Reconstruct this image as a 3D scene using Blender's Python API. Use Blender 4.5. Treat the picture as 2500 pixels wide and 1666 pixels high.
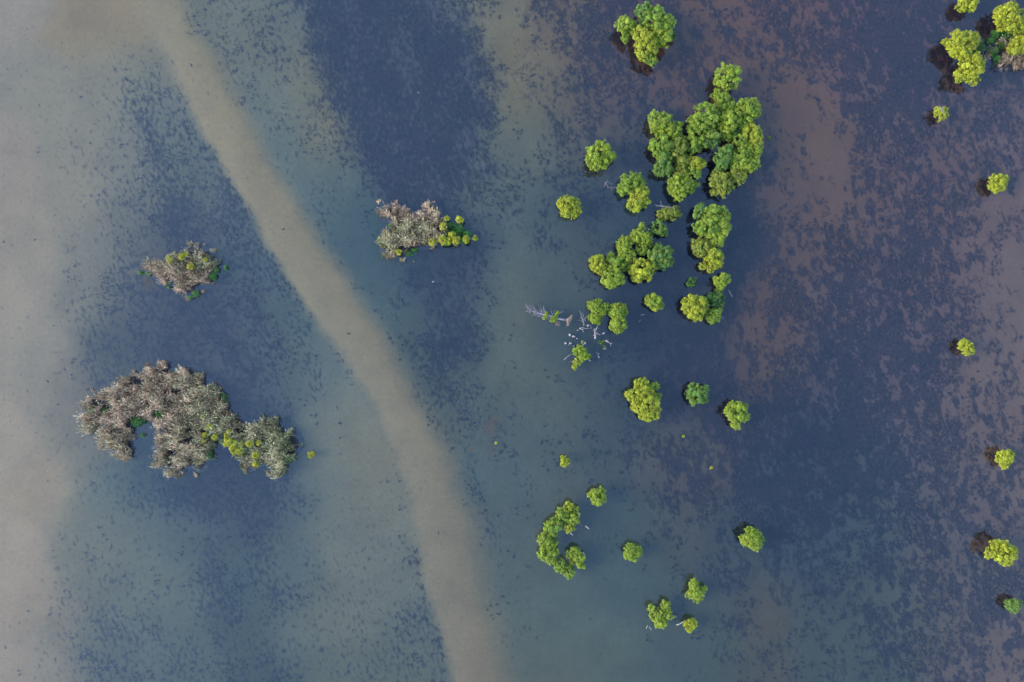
import bpy, math, random
import numpy as np
from mathutils import Vector

SC = bpy.context.scene
COL = SC.collection
for o in list(bpy.data.objects):
    bpy.data.objects.remove(o)

# ------------------------------------------------------------------ camera
S = 0.075            # metres on the water per photograph pixel (2500 px wide photograph)
HC = 125.0           # height of the drone above the water
cam = bpy.data.cameras.new('camera')
cam.lens = 24.0; cam.sensor_width = 36.0; cam.clip_start = 0.5; cam.clip_end = 20000.0
cam_o = bpy.data.objects.new('camera', cam); COL.objects.link(cam_o)
cam_o.location = (0, 0, HC); cam_o.rotation_euler = (0, 0, 0)
SC.camera = cam_o

# ------------------------------------------------------------------ light
SUN_EL, SUN_AZ = 28.0, 185.0      # azimuth counted anticlockwise from +X
world = bpy.data.worlds.new('World'); SC.world = world; world.use_nodes = True
wn = world.node_tree
sky = wn.nodes.new('ShaderNodeTexSky'); sky.sky_type = 'NISHITA'; sky.sun_disc = False
sky.sun_elevation = math.radians(SUN_EL); sky.sun_rotation = math.radians(90 - SUN_AZ)
sky.air_density = 1.0; sky.dust_density = 0.3; sky.ozone_density = 3.0
bg = wn.nodes['Background']; wn.links.new(sky.outputs[0], bg.inputs[0]); bg.inputs[1].default_value = 0.15
sun = bpy.data.lights.new('sun', 'SUN'); sun.energy = 1.05; sun.angle = math.radians(30); sun.color = (1.0, 0.9, 0.72)
sun_o = bpy.data.objects.new('sun', sun); COL.objects.link(sun_o)
e_, a_ = math.radians(SUN_EL), math.radians(SUN_AZ)
sun_o.rotation_euler = Vector((math.cos(e_) * math.cos(a_), math.cos(e_) * math.sin(a_), math.sin(e_))).to_track_quat('Z', 'Y').to_euler()
SC.view_settings.view_transform = 'Standard'; SC.view_settings.look = 'None'
SC.view_settings.exposure = 2.85; SC.view_settings.gamma = 1.0; SC.view_settings.use_curve_mapping = False
SC.render.engine = 'CYCLES'
SC.cycles.use_denoising = True
SC.cycles.transparent_max_bounces = 16
SC.cycles.max_bounces = 8

# ------------------------------------------------------------------ helpers
rng = np.random.default_rng(11)
BED_Z = -0.7

def lin(c):
    c = np.asarray(c, float) / 255.0
    return np.where(c <= 0.04045, c / 12.92, ((c + 0.055) / 1.055) ** 2.4)

# what the water mirrors of the sky and how strongly the bed shows through it (measured once, to choose bed colours)
EXPO = 2.0 ** SC.view_settings.exposure
GAIN = np.array([0.2199999988079071, 0.328000009059906, 0.5070000290870667]) * EXPO
ADDC = np.array([[0.00323, 0.0058, 0.0118], [0.00023, 0.00058, 0.00066], [0.00058, 0.00138, 0.00206], [-0.00101, -0.00259, -0.0038], [-0.00166, -0.0028, -0.00541], [-0.00028, -0.0005, -0.00084], [0.0005, 0.00072, 0.00203], [0.00097, 0.00264, 0.00462], [0.00231, 0.00373, 0.0063], [-0.00057, -0.00087, -0.00081], [-0.00141, -0.00252, -0.00322], [-0.00063, -0.00044, -0.00012], [0.0008, 0.00079, 0.00116], [-2e-05, -0.00036, -0.00076]]) * EXPO

def bed_albedo(srgb, x=None, y=None):
    if x is None:
        add = ADDC[0]
    else:
        u = np.clip(x / 93.75, -1.05, 1.05); v = np.clip(y / 93.75, -0.72, 0.72)
        add = np.stack([u ** i * v ** j for i in range(5) for j in range(4) if i + j <= 4], 1) @ ADDC
    return np.clip((lin(srgb) - add) / GAIN, 0.003, 0.6)

def px(x, y, h=0.0):
    """photograph pixel (2500 wide) -> world point at height h"""
    k = S * (HC - h) / HC
    return np.array([(x - 1250.0) * k, -(y - 833.0) * k, h])

ZOOMS = {  # windows of the photograph that measurements were taken in: x0, y0, scale
    'A': (1400, 0, 3.92), 'B': (1400, 200, 4.706), 'C': (1400, 480, 5.227), 'D': (1260, 680, 3.92),
    'F': (1270, 730, 8.114), 'H': (1280, 1160, 5.808), 'I': (1500, 1300, 5.8825), 'J': (2300, 1000, 3.135),
    'K': (2250, 230, 2.34), 'L': (2200, 0, 5.227), 'M': (1330, 300, 6.03), 'N': (1100, 900, 5.2275),
    'R1': (150, 860, 3.795), 'R2': (300, 560, 7.84), 'R3': (880, 460, 7.127), 'X': (0, 0, 0.9412), 'P': (0, 0, 1.0)}

def zp(z, x, y):
    x0, y0, s = ZOOMS[z]
    return x0 + x / s, y0 + y / s

def mesh_arrays(name, V, F, mat, tint=None, smooth=False):
    """V (n,3); F (m,k) constant k"""
    V = np.asarray(V, np.float32); F = np.asarray(F, np.int32)
    me = bpy.data.meshes.new(name)
    m, k = F.shape
    me.vertices.add(len(V)); me.vertices.foreach_set('co', V.ravel())
    me.loops.add(m * k); me.loops.foreach_set('vertex_index', F.ravel())
    me.polygons.add(m)
    me.polygons.foreach_set('loop_start', np.arange(0, m * k, k, dtype=np.int32))
    try:
        me.polygons.foreach_set('loop_total', np.full(m, k, np.int32))
    except Exception:
        pass
    if tint is not None:
        a = me.attributes.new('tint', 'FLOAT_COLOR', 'POINT')
        t = np.ones((len(V), 4), np.float32); t[:, :tint.shape[1]] = tint
        a.data.foreach_set('color', t.ravel())
    me.update(calc_edges=True); me.validate()
    if smooth:
        me.polygons.foreach_set('use_smooth', np.ones(len(me.polygons), bool))
    if mat:
        me.materials.append(mat)
    return me

def link(name, me, parent=None, loc=None, kind=None):
    o = bpy.data.objects.new(name, me); COL.objects.link(o)
    if parent is not None:
        o.parent = parent
    if loc is not None:
        o.location = loc
    if kind:
        o['kind'] = kind
    return o

def thing(name, label, cat, loc=(0, 0, 0), group=None):
    o = bpy.data.objects.new(name, None); COL.objects.link(o)
    o.empty_display_size = 0.3; o.location = tuple(loc)
    o['label'] = label; o['category'] = cat
    if group:
        o['group'] = group
    return o

def tag(o, label, cat, group=None):
    o['label'] = label; o['category'] = cat
    if group:
        o['group'] = group
    return o

def unit(v):
    return v / np.maximum(np.linalg.norm(v, axis=-1, keepdims=True), 1e-9)

def rdir(n):
    return unit(rng.normal(size=(n, 3)))

_tab = np.random.default_rng(5).random((256, 256))
def vnoise(x, y):
    xi = np.floor(x).astype(int); yi = np.floor(y).astype(int)
    fx = x - xi; fy = y - yi
    fx = fx * fx * (3 - 2 * fx); fy = fy * fy * (3 - 2 * fy)
    g = lambda i, j: _tab[i % 256, j % 256]
    return (g(xi, yi) * (1 - fx) + g(xi + 1, yi) * fx) * (1 - fy) + (g(xi, yi + 1) * (1 - fx) + g(xi + 1, yi + 1) * fx) * fy
def fbm(x, y, n=4):
    s = 0; a = 1; t = 0
    for i in range(n):
        s = s + a * vnoise(x * 2 ** i + 17.3 * i, y * 2 ** i + 9.1 * i); t += a; a *= 0.55
    return s / t

def inside(P, poly):
    x, y = P[:, 0], P[:, 1]; r = np.zeros(len(P), bool)
    j = len(poly) - 1
    for i in range(len(poly)):
        xi, yi = poly[i]; xj, yj = poly[j]
        c = ((yi > y) != (yj > y)) & (x < (xj - xi) * (y - yi) / (yj - yi + 1e-12) + xi)
        r ^= c; j = i
    return r

def edge_dist(P, poly, closed=True):
    d = np.full(len(P), 1e9)
    n = len(poly)
    for i in range(n if closed else n - 1):
        a = np.array(poly[i], float); b = np.array(poly[(i + 1) % n], float); ab = b - a
        t = np.clip(((P - a) @ ab) / max(ab @ ab, 1e-9), 0, 1)
        d = np.minimum(d, np.linalg.norm(P - a - t[:, None] * ab, axis=1))
    return d

def sstep(a, b, x):
    t = np.clip((x - a) / (b - a), 0, 1); return t * t * (3 - 2 * t)

class Tubes:
    """tapered limbs collected into one mesh"""
    def __init__(s, sides=6): s.V = []; s.F = []; s.n = 0; s.k = sides
    def add(s, pts, rad):
        pts = np.asarray(pts, float); k = s.k
        for i, p in enumerate(pts):
            t = pts[min(i + 1, len(pts) - 1)] - pts[max(i - 1, 0)]
            t = t / (np.linalg.norm(t) + 1e-9)
            u = np.cross(t, [0.31, 0.57, 0.76]); u /= np.linalg.norm(u) + 1e-9; w = np.cross(t, u)
            for q in range(k):
                a = 2 * math.pi * q / k
                s.V.append(p + rad[i] * (math.cos(a) * u + math.sin(a) * w))
        for i in range(len(pts) - 1):
            for q in range(k):
                b = s.n + i * k
                s.F.append((b + q, b + (q + 1) % k, b + k + (q + 1) % k, b + k + q))
        s.F.append(tuple(s.n + q for q in range(k))[::-1])
        s.F.append(tuple(s.n + (len(pts) - 1) * k + q for q in range(k)))
        s.n += len(pts) * k
    def mesh(s, name, mat, smooth=True):
        me = bpy.data.meshes.new(name); me.from_pydata([tuple(v) for v in s.V], [], s.F); me.update()
        me.materials.append(mat)
        for p in me.polygons: p.use_smooth = smooth
        return me

def wiggle(a, b, n, amp):
    a = np.asarray(a, float); b = np.asarray(b, float)
    t = np.linspace(0, 1, n)[:, None]
    p = a + (b - a) * t
    L = np.linalg.norm(b - a)
    j = rng.normal(size=(n, 3)) * amp * L; j[0] = 0; j[-1] *= 0.5
    return p + j

# ------------------------------------------------------------------ materials
def new_mat(name):
    m = bpy.data.materials.new(name); m.use_nodes = True
    nt = m.node_tree
    for n in list(nt.nodes):
        if n.type != 'OUTPUT_MATERIAL': nt.nodes.remove(n)
    return m, nt, nt.nodes, nt.links, nt.nodes['Material Output']

def noise(N, L, vec, scale, detail=3, rough=0.5, dist=0.0):
    n = N.new('ShaderNodeTexNoise'); n.inputs['Scale'].default_value = scale
    n.inputs['Detail'].default_value = detail; n.inputs['Roughness'].default_value = rough
    n.inputs['Distortion'].default_value = dist
    if vec is not None: L.new(vec, n.inputs['Vector'])
    return n.outputs['Fac']

def math_n(N, L, op, a, b=None, c=None, clamp=False):
    n = N.new('ShaderNodeMath'); n.operation = op; n.use_clamp = clamp
    for i, v in enumerate((a, b, c)):
        if v is None: continue
        if isinstance(v, (int, float)): n.inputs[i].default_value = v
        else: L.new(v, n.inputs[i])
    return n.outputs[0]

def mapr(N, L, v, a, b, c=0.0, d=1.0, smooth=False):
    n = N.new('ShaderNodeMapRange')
    if smooth: n.interpolation_type = 'SMOOTHSTEP'
    for i, q in enumerate((v, a, b, c, d)):
        if isinstance(q, (int, float)): n.inputs[i].default_value = q
        else: L.new(q, n.inputs[i])
    return n.outputs[0]

def mixc(N, L, f, a, b, mode='MIX'):
    n = N.new('ShaderNodeMix'); n.data_type = 'RGBA'; n.blend_type = mode
    for key, v in ((0, f), (6, a), (7, b)):
        if isinstance(v, (int, float)): n.inputs[key].default_value = v
        elif isinstance(v, (tuple, list, np.ndarray)): n.inputs[key].default_value = (*[float(q) for q in v[:3]], 1)
        else: L.new(v, n.inputs[key])
    return n.outputs[2]

def leaf_mat(name, trans=0.25, rough=0.6, spec=0.25):
    m, nt, N, L, out = new_mat(name)
    at = N.new('ShaderNodeAttribute'); at.attribute_name = 'tint'
    geo = N.new('ShaderNodeNewGeometry')
    f = noise(N, L, geo.outputs['Position'], 2.2, 2)
    g = mapr(N, L, f, 0.3, 0.7, 0.82, 1.18)
    c = mixc(N, L, 1.0, at.outputs['Color'], g, 'MULTIPLY')
    p = N.new('ShaderNodeBsdfPrincipled'); L.new(c, p.inputs['Base Color'])
    p.inputs['Roughness'].default_value = rough; p.inputs['Specular IOR Level'].default_value = spec
    t = N.new('ShaderNodeBsdfTranslucent'); L.new(c, t.inputs['Color'])
    mx = N.new('ShaderNodeMixShader'); mx.inputs[0].default_value = trans
    L.new(p.outputs[0], mx.inputs[1]); L.new(t.outputs[0], mx.inputs[2]); L.new(mx.outputs[0], out.inputs[0])
    return m

def wood_mat(name, c1, c2):
    m, nt, N, L, out = new_mat(name)
    tc = N.new('ShaderNodeTexCoord')
    f = noise(N, L, tc.outputs['Object'], 6.0, 4, 0.65)
    c = mixc(N, L, mapr(N, L, f, 0.35, 0.65), c1, c2)
    p = N.new('ShaderNodeBsdfPrincipled'); L.new(c, p.inputs['Base Color']); p.inputs['Roughness'].default_value = 0.85; p.inputs['Specular IOR Level'].default_value = 0.1
    b = N.new('ShaderNodeBump'); b.inputs['Strength'].default_value = 0.5; b.inputs['Distance'].default_value = 0.02
    L.new(noise(N, L, tc.outputs['Object'], 25.0, 3), b.inputs['Height']); L.new(b.outputs[0], p.inputs['Normal'])
    L.new(p.outputs[0], out.inputs[0])
    return m

M_LEAF = leaf_mat('foliage')
M_REED = leaf_mat('reed', 0.15, 0.8, 0.1)
M_BARK = wood_mat('bark', (0.06, 0.045, 0.035), (0.11, 0.085, 0.065))
M_DEAD = wood_mat('weathered_wood', (0.20, 0.16, 0.16), (0.11, 0.085, 0.09))
M_PALE = wood_mat('bleached_wood', (0.30, 0.24, 0.225), (0.17, 0.13, 0.12))
M_ROOT = wood_mat('root_wood', (0.17, 0.105, 0.075), (0.26, 0.17, 0.12))
M_MUD = wood_mat('island_mud', (0.012, 0.012, 0.014), (0.03, 0.026, 0.024))
M_DUCK = wood_mat('dark_feathers', (0.018, 0.016, 0.018), (0.05, 0.045, 0.045))
M_GULL = wood_mat('white_feathers', (0.32, 0.32, 0.33), (0.2, 0.2, 0.22))

# ------------------------------------------------------------------ lake bed
# control points in picture units (2353 wide): x, y, colour of the bare bed, share of weed, size of the weed patches (0 fine .. 1 coarse)
CP = """
0 0 140 140 140 0 0|0 400 142 140 141 0 0|0 700 145 145 144 0 0|0 1000 148 147 145 0 0|0 1300 150 147 145 0 0|0 1560 148 146 146 0 0
110 200 132 136 136 .05 0|60 560 140 140 140 .02 0|100 820 140 142 142 0 0|110 1100 145 142 138 0 0|100 1400 146 143 141 0 0|120 1550 132 136 138 .12 0
200 60 133 129 120 0 0|300 40 134 130 120 0 0|230 160 128 134 134 .14 0|200 280 130 136 136 .16 0|330 150 118 128 128 .30 0|180 420 135 138 137 .06 0|260 380 122 131 134 .28 0
340 260 108 122 130 .46 0|300 440 110 122 130 .44 0|390 350 104 120 128 .50 0|430 430 96 113 124 .58 0|480 420 98 115 126 .52 0|220 560 126 133 136 .16 0|330 540 92 106 120 .6 0
420 530 78 94 116 .66 0|520 520 88 106 122 .56 0|570 600 86 108 122 .44 0|270 620 108 120 128 .34 0|200 700 124 132 134 .18 0|300 700 84 98 117 .58 .1|380 720 74 90 112 .64 .3|260 780 78 96 114 .6 .2
480 720 76 92 114 .60 .4|560 680 72 92 114 .6 .3|640 720 82 106 118 .34 .3|560 800 76 94 114 .56 .4|650 860 76 96 114 .5 .3|600 920 72 92 114 .55 .3|720 860 100 120 126 .14 .2|220 860 88 104 118 .5 .1
150 900 128 132 134 .08 0|190 1010 116 126 130 .14 0|780 980 110 124 124 .06 .2|840 1060 116 124 120 .02 .2|740 1080 102 120 124 .10 .2
240 1130 92 116 126 .26 0|360 1120 72 96 116 .5 .1|480 1120 66 84 108 .62 .2|590 1110 62 82 108 .64 .2|660 1140 80 100 116 .36 .2|520 1200 74 93 111 .54 .2|420 1220 88 110 122 .34 .1
300 1230 102 120 126 .16 0|210 1220 118 128 130 .12 0|200 1340 108 122 126 .36 0|190 1440 102 118 126 .48 0|230 1540 96 114 124 .52 0|320 1360 104 122 126 .22 0|330 1500 98 118 126 .40 0|420 1400 94 116 122 .26 0
420 1520 88 112 120 .38 0|540 1330 78 100 114 .44 .1|570 1440 76 98 112 .44 0|600 1550 78 100 112 .40 0|650 1320 86 108 118 .34 0|680 1460 96 116 120 .26 0|780 1240 106 120 122 .08 0|790 1420 106 118 120 .16 0
860 1340 104 118 120 .16 0|900 1180 110 122 122 .10 0|930 1320 102 118 120 .30 0|960 1450 92 112 118 .40 0|800 1550 94 114 116 .26 0|920 1550 92 112 114 .30 0
470 40 106 120 120 .42 0|540 120 110 122 122 .26 0|600 230 102 122 126 .24 0|560 40 108 122 122 .30 0|640 60 98 112 120 .46 .1|690 180 108 118 116 .42 .2|660 360 96 120 126 .12 0|720 480 90 116 124 .08 0
760 330 114 122 114 .44 .2|780 430 86 110 120 .34 .2|820 560 82 110 120 .08 0|850 660 84 110 118 .08 .2|820 480 70 98 114 .30 .2|960 520 52 74 102 .55 .4|850 560 60 86 108 .3 .3
900 620 64 90 110 .25 .3|980 640 54 76 104 .6 .5|1050 640 62 78 104 .66 .6|1080 580 56 76 104 .6 .5|920 740 78 102 112 .2 .3|1000 720 64 84 104 .60 .6|1050 760 58 76 102 .76 .5|980 820 76 96 106 .42 .4
1040 860 66 86 102 .66 .4|1090 940 78 98 108 .48 .4|1040 940 84 102 106 .42 .3|1110 720 82 104 110 .32 .4|1160 620 92 112 114 .08 .3|1180 740 96 112 110 .06 .3|1150 500 86 106 114 .30 .3|1120 430 84 102 114 .48 .4
1140 340 92 110 114 .42 .4|1180 240 104 114 108 .24 .4|1110 60 112 118 112 .22 .4|1060 20 100 112 116 .62 .4|1230 160 108 110 108 .30 .5|1170 140 112 116 110 .14 .4|1290 60 94 94 102 .62 .8|1290 220 96 102 106 .44 .6
1220 360 92 108 112 .34 .5|1300 340 86 96 106 .46 .6|1240 480 72 94 108 .38 .4|1200 850 90 108 110 .08 .3|1340 450 68 88 106 .44 .5|1380 240 84 86 100 .58 .8|1400 120 78 78 98 .70 .9|1440 200 78 80 100 .68 .9
1560 120 86 80 94 .60 .9|1620 60 92 85 96 .46 .9|1480 30 80 78 98 .72 .9|1700 110 92 85 96 .46 .9|1700 250 82 80 95 .5 .9|1780 180 96 88 97 .34 .9|1850 260 97 90 98 .24 .8|1900 360 98 92 100 .16 .8|1820 340 92 88 98 .30 .8|1950 480 96 91 100 .26 .8|1800 420 82 82 98 .46 .8
1780 30 88 80 98 .62 .9|1900 120 84 79 100 .74 1|2020 60 80 76 102 .82 1|2000 220 82 80 102 .76 1|2120 160 72 74 104 .86 1|2100 320 84 82 104 .68 1|2250 230 86 86 108 .66 1|2220 330 92 88 106 .56 .9|2340 320 92 90 110 .56 .9|2320 100 70 74 102 .8 1
2330 470 100 96 110 .38 .8|2340 650 102 100 112 .32 .6|2240 560 96 92 108 .46 .9|2300 800 102 100 112 .34 .8|2160 450 88 84 102 .58 1|2130 620 86 84 104 .66 1|2020 420 86 82 100 .62 1|2040 560 80 80 102 .74 1|1990 680 78 80 104 .76 1|1900 560 86 82 96 .56 1
2200 760 86 86 106 .66 1|2080 820 76 80 106 .78 1|1880 700 78 80 100 .66 1|1800 560 80 80 96 .58 .9|1780 700 88 82 94 .52 .9|1780 860 88 83 92 .50 .9|1750 780 78 78 94 .58 .9|2240 940 98 96 110 .46 .9|2120 960 80 84 106 .74 1
1440 320 70 84 102 .5 .7|1660 480 50 70 98 .66 .7|1420 480 58 82 104 .34 .4|1500 620 44 66 94 .56 .6|1560 560 50 70 96 .6 .6|1340 600 72 90 104 .30 .5|1700 600 52 70 98 .72 .8|1600 680 54 70 94 .64 .8|1620 780 52 68 94 .70 .8
1480 760 46 66 92 .55 .6|1260 640 76 96 106 .18 .3|1280 760 66 88 104 .10 .3|1240 900 86 104 108 .10 .3|1380 840 56 78 100 .30 .4|1330 880 78 96 104 .2 .4|1420 930 60 80 100 .4 .5|1560 880 58 72 96 .62 .8|1660 880 64 72 96 .64 .9|1740 960 58 72 98 .72 .9
1860 860 60 72 100 .82 1|1880 1000 50 68 98 .84 .9|1980 900 70 78 104 .78 1|1950 1120 54 74 100 .8 .9|1820 1120 52 72 100 .8 .9|2060 1060 66 80 106 .78 1|2180 1060 86 90 108 .62 1|2330 1060 98 96 110 .46 1|2120 1200 74 84 106 .68 1|2240 1180 84 88 108 .62 1
2000 1240 62 84 104 .6 .8|2150 1330 80 88 106 .58 1|2280 1360 84 90 108 .62 1|2340 1200 92 94 110 .48 1|2100 1440 74 88 104 .6 1|2220 1480 86 90 106 .52 1|2340 1520 94 94 108 .46 1|2000 1400 68 86 102 .42 .7|1980 1540 70 90 103 .36 .6|1880 1360 64 84 102 .46 .7|1900 1480 70 90 103 .32 .6
1300 960 80 98 106 .18 .4|1180 960 78 98 108 .30 .4|1130 1080 80 104 112 .24 .3|1200 1100 78 100 110 .18 .3|1120 1240 78 98 108 .30 .3|1300 1100 80 98 106 .20 .4|1400 1040 66 86 104 .36 .5|1420 1180 68 92 106 .2 .4|1500 1060 76 86 100 .46 .7|1600 1100 72 80 98 .56 .8
1200 1300 82 106 110 .10 .3|1300 1400 80 106 110 .04 .3|1180 1450 86 108 110 .20 .2|1280 1540 86 108 108 .04 .2|1420 1500 80 106 108 .05 .2|1450 1340 72 98 108 .12 .3|1560 1240 72 86 100 .46 .7|1600 1400 70 92 104 .26 .5|1560 1520 72 98 106 .14 .3|1700 1240 58 78 100 .6 .7
1740 1400 78 86 96 .40 .7|1740 1520 78 88 98 .36 .7|1680 1330 66 84 102 .44 .7|1650 1500 70 94 104 .2 .4|1830 1270 58 80 102 .6 .7
"""
cps = np.array([[float(v) for v in r.split()] for ln in CP.strip().split('\n') for r in ln.split('|')])

CHAN_L = [(255, -120), (330, 40), (385, 150), (440, 270), (492, 360), (545, 450), (600, 550), (690, 700), (790, 830), (860, 930), (915, 1050), (945, 1180), (975, 1340), (1010, 1450), (1035, 1575), (1050, 1700)]
CHAN_R = [(370, -120), (408, 0), (440, 70), (510, 165), (580, 290), (640, 410), (740, 560), (830, 690), (900, 800), (965, 925), (1020, 1020), (1058, 1130), (1092, 1220), (1112, 1350), (1142, 1450), (1168, 1575), (1185, 1700)]
CHAN = CHAN_L + CHAN_R[::-1]
DARK = [(690, -60), (1010, -60), (1075, 60), (1120, 150), (1135, 240), (1105, 320), (1110, 390), (1060, 450), (980, 478), (900, 462), (850, 400), (800, 330), (770, 250), (735, 180), (720, 90)]

def bed_fields(X, Y):
    """world metres -> bare colour (sRGB), weed share, patch size"""
    u = np.clip(X / S + 1250, -150, 2650) * 0.9412; v = np.clip(833 - Y / S, -150, 1816) * 0.9412
    # uneven edges
    wu = u + 46 * (fbm(u / 90, v / 90) - 0.5) + 14 * (fbm(u / 22 + 40, v / 22) - 0.5)
    wv = v + 46 * (fbm(u / 90 + 80, v / 90) - 0.5) + 14 * (fbm(u / 22, v / 22 + 70) - 0.5)
    out = np.zeros((len(u), 5)); wsum = np.zeros(len(u))
    for c in cps:
        d2 = (wu - c[0]) ** 2 + (wv - c[1]) ** 2
        w = np.exp(-d2 / (2 * 52.0 ** 2)) + 1e-4 / (1 + d2 / 4e3) ** 2
        out += w[:, None] * c[2:7]; wsum += w
    out /= wsum[:, None]
    P = np.stack([u + 26 * (fbm(u / 70, v / 70 + 30) - 0.5) + 12 * (fbm(u / 14, v / 14 + 30, 3) - 0.5), v + 16 * (fbm(u / 30 + 9, v / 30, 3) - 0.5)], 1)
    ins = inside(P, CHAN); d = edge_dist(P, CHAN); sd = np.where(ins, d, -d)
    dl = edge_dist(P, CHAN_L, False); dr = edge_dist(P, CHAN_R, False)
    soft = np.where(dr < dl, 30 + 24 * sstep(500, 1500, v), 16.0 + 24 * sstep(300, 0, v))
    k = sstep(-1, 1, sd / soft)
    tt = sstep(0, 1500, v)[:, None]
    cc = np.array([139, 139, 130]) * (1 - tt) + np.array([124, 126, 122]) * tt
    br = (dr / (dl + dr + 1e-6))[:, None]
    cc = cc * (0.93 + 0.09 * br)
    out[:, :3] = out[:, :3] * (1 - k[:, None]) + cc * k[:, None]
    out[:, 3] *= (1 - k)
    out[:, 3] += 0.30 * np.exp(-((sd + 6) / 7.0) ** 2) * sstep(0.45, 0.7, fbm(u / 30, v / 30 + 3)) * sstep(250, 420, v)
    Q = np.stack([wu + 12 * (fbm(u / 16, v / 16) - 0.5), wv], 1)
    ins = inside(Q, DARK); d = edge_dist(Q, DARK); sd = np.where(ins, d, -d)
    k = sstep(-48, 52, sd + 60 * (fbm(u / 34 + 7, v / 34, 4) - 0.5))
    out[:, 3] = out[:, 3] * (1 - k) + (0.80 + 0.25 * (fbm(u / 60, v / 60 + 5) - 0.5)) * k
    out[:, :3] = out[:, :3] * (1 - k[:, None]) + np.array([72, 88, 112]) * k[:, None]
    # a bare reddish shelf near the middle
    for (cx, cy, ra, rb) in ((1132, 985, 15, 22), (1150, 968, 20, 9), (1128, 1032, 9, 16), (1090, 1035, 5, 8), (333, 650, 9, 12)):
        d = np.sqrt(((wu - cx) / ra) ** 2 + ((wv - cy) / rb) ** 2)
        k = 0.75 * (1 - sstep(0.6, 1.25, d))
        out[:, :3] = out[:, :3] * (1 - k[:, None]) + np.array([90, 94, 104]) * k[:, None]; out[:, 3] *= 1 - k
    return out

def bare_boost(f):
    w = (f[:, 4] * f[:, 3])[:, None]
    c = f[:, :3] + w * np.array([15.0, 12.0, 5.0])
    ex = np.clip(c[:, 1] - 0.5 * (c[:, 0] + c[:, 2]) - 4.0, 0, None)[:, None]
    c = c + sstep(118, 136, c[:, 0])[:, None] * np.array([2.0, 3.0, 2.0])
    return c + ex * np.array([0.30, -0.40, 0.15]) + np.array([0.0, 0.0, 2.0])

def far_axis(lo, hi, n):
    core = np.linspace(lo, hi, n)
    ext = np.array([4, 12, 30, 80, 200, 600, 1800, 5000.0])
    return np.concatenate([lo - ext[::-1], core, hi + ext])

ax = far_axis(-104, 104, 520); ay = far_axis(-72, 72, 360)
GX, GY = np.meshgrid(ax, ay, indexing='ij')
fx, fy = GX.ravel(), GY.ravel()
fld = bed_fields(fx, fy)
gz = BED_Z + 0.12 * (fbm(fx / 6 + 50, fy / 6) - 0.5) + 0.10 * fld[:, 3]
nx, ny = len(ax), len(ay)
ii, jj = np.meshgrid(np.arange(nx - 1), np.arange(ny - 1), indexing='ij')
q = (ii * ny + jj).ravel()
BF = np.stack([q, q + ny, q + ny + 1, q + 1], 1)
fld[:, :3] = bare_boost(fld)
tint = np.concatenate([bed_albedo(fld[:, :3], fx, fy), fld[:, 3:4]], 1)

m, nt, N, L, out = new_mat('lake_bed_mud')
at = N.new('ShaderNodeAttribute'); at.attribute_name = 'tint'
at2 = N.new('ShaderNodeAttribute'); at2.attribute_name = 'patch'
geo = N.new('ShaderNodeNewGeometry'); pos = geo.outputs['Position']
mp = N.new('ShaderNodeMapping'); mp.vector_type = 'TEXTURE'; mp.inputs['Rotation'].default_value = (0, 0, math.radians(20)); mp.inputs['Scale'].default_value = (1.0, 1.7, 1.0)
L.new(pos, mp.inputs['Vector']); pos2 = mp.outputs[0]
nA = noise(N, L, pos2, 1.5, 3, 0.55, 0.0)
nB = noise(N, L, pos2, 0.85, 4, 0.6, 0.15)
nC = noise(N, L, pos2, 0.17, 4, 0.6, 0.2)
n = N.new('ShaderNodeMix'); n.data_type = 'FLOAT'
L.new(at2.outputs['Fac'], n.inputs[0]); L.new(nA, n.inputs[2]); L.new(nB, n.inputs[3])
nn = n.outputs[0]
thr = math_n(N, L, 'MULTIPLY_ADD', at.outputs['Alpha'], -0.38, 0.70)
thr = math_n(N, L, 'SUBTRACT', thr, math_n(N, L, 'MULTIPLY', math_n(N, L, 'SUBTRACT', nC, 0.5), mapr(N, L, at.outputs['Alpha'], 0.02, 0.25, 0.0, 0.55)))
msk = mapr(N, L, math_n(N, L, 'SUBTRACT', nn, thr), mapr(N, L, at2.outputs['Fac'], 0.0, 1.0, -0.11, -0.05), mapr(N, L, at2.outputs['Fac'], 0.0, 1.0, 0.15, 0.075), 0.0, 1.0, True)
big = noise(N, L, pos, 0.16, 4, 0.6)
fine = noise(N, L, pos, 1.9, 3, 0.6)
g = math_n(N, L, 'MULTIPLY', mapr(N, L, big, 0.3, 0.7, 0.90, 1.10), mapr(N, L, fine, 0.3, 0.7, 0.91, 1.09))
bare = mixc(N, L, 1.0, at.outputs['Color'], g, 'MULTIPLY')
hue = noise(N, L, pos, 0.30, 3)
weedc = mixc(N, L, mapr(N, L, hue, 0.36, 0.64), tuple(bed_albedo((45, 67, 95))), tuple(bed_albedo((53, 68, 98))))
# pale wisps of bare mud between the weed
wn_ = noise(N, L, pos2, 0.34, 4, 0.62, 0.5)
ridge = math_n(N, L, 'ABSOLUTE', math_n(N, L, 'SUBTRACT', wn_, 0.5))
wisp = mapr(N, L, ridge, 0.0, 0.045, 0.34, 0.0, True)
wisp = math_n(N, L, 'MULTIPLY', wisp, mapr(N, L, big, 0.38, 0.62, 0.2, 1.0))
mott = math_n(N, L, 'MULTIPLY_ADD', mapr(N, L, fine, 0.35, 0.68), 0.40, 0.02)
weedc = mixc(N, L, math_n(N, L, 'MAXIMUM', wisp, mott), weedc, bare)
bed_col = mixc(N, L, math_n(N, L, 'MULTIPLY', msk, 0.95), bare, weedc)
dif = N.new('ShaderNodeBsdfDiffuse'); L.new(bed_col, dif.inputs['Color'])
L.new(dif.outputs[0], out.inputs[0])
me = mesh_arrays('lake_bed', np.stack([fx, fy, gz], 1), BF, m, tint, True)
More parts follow.
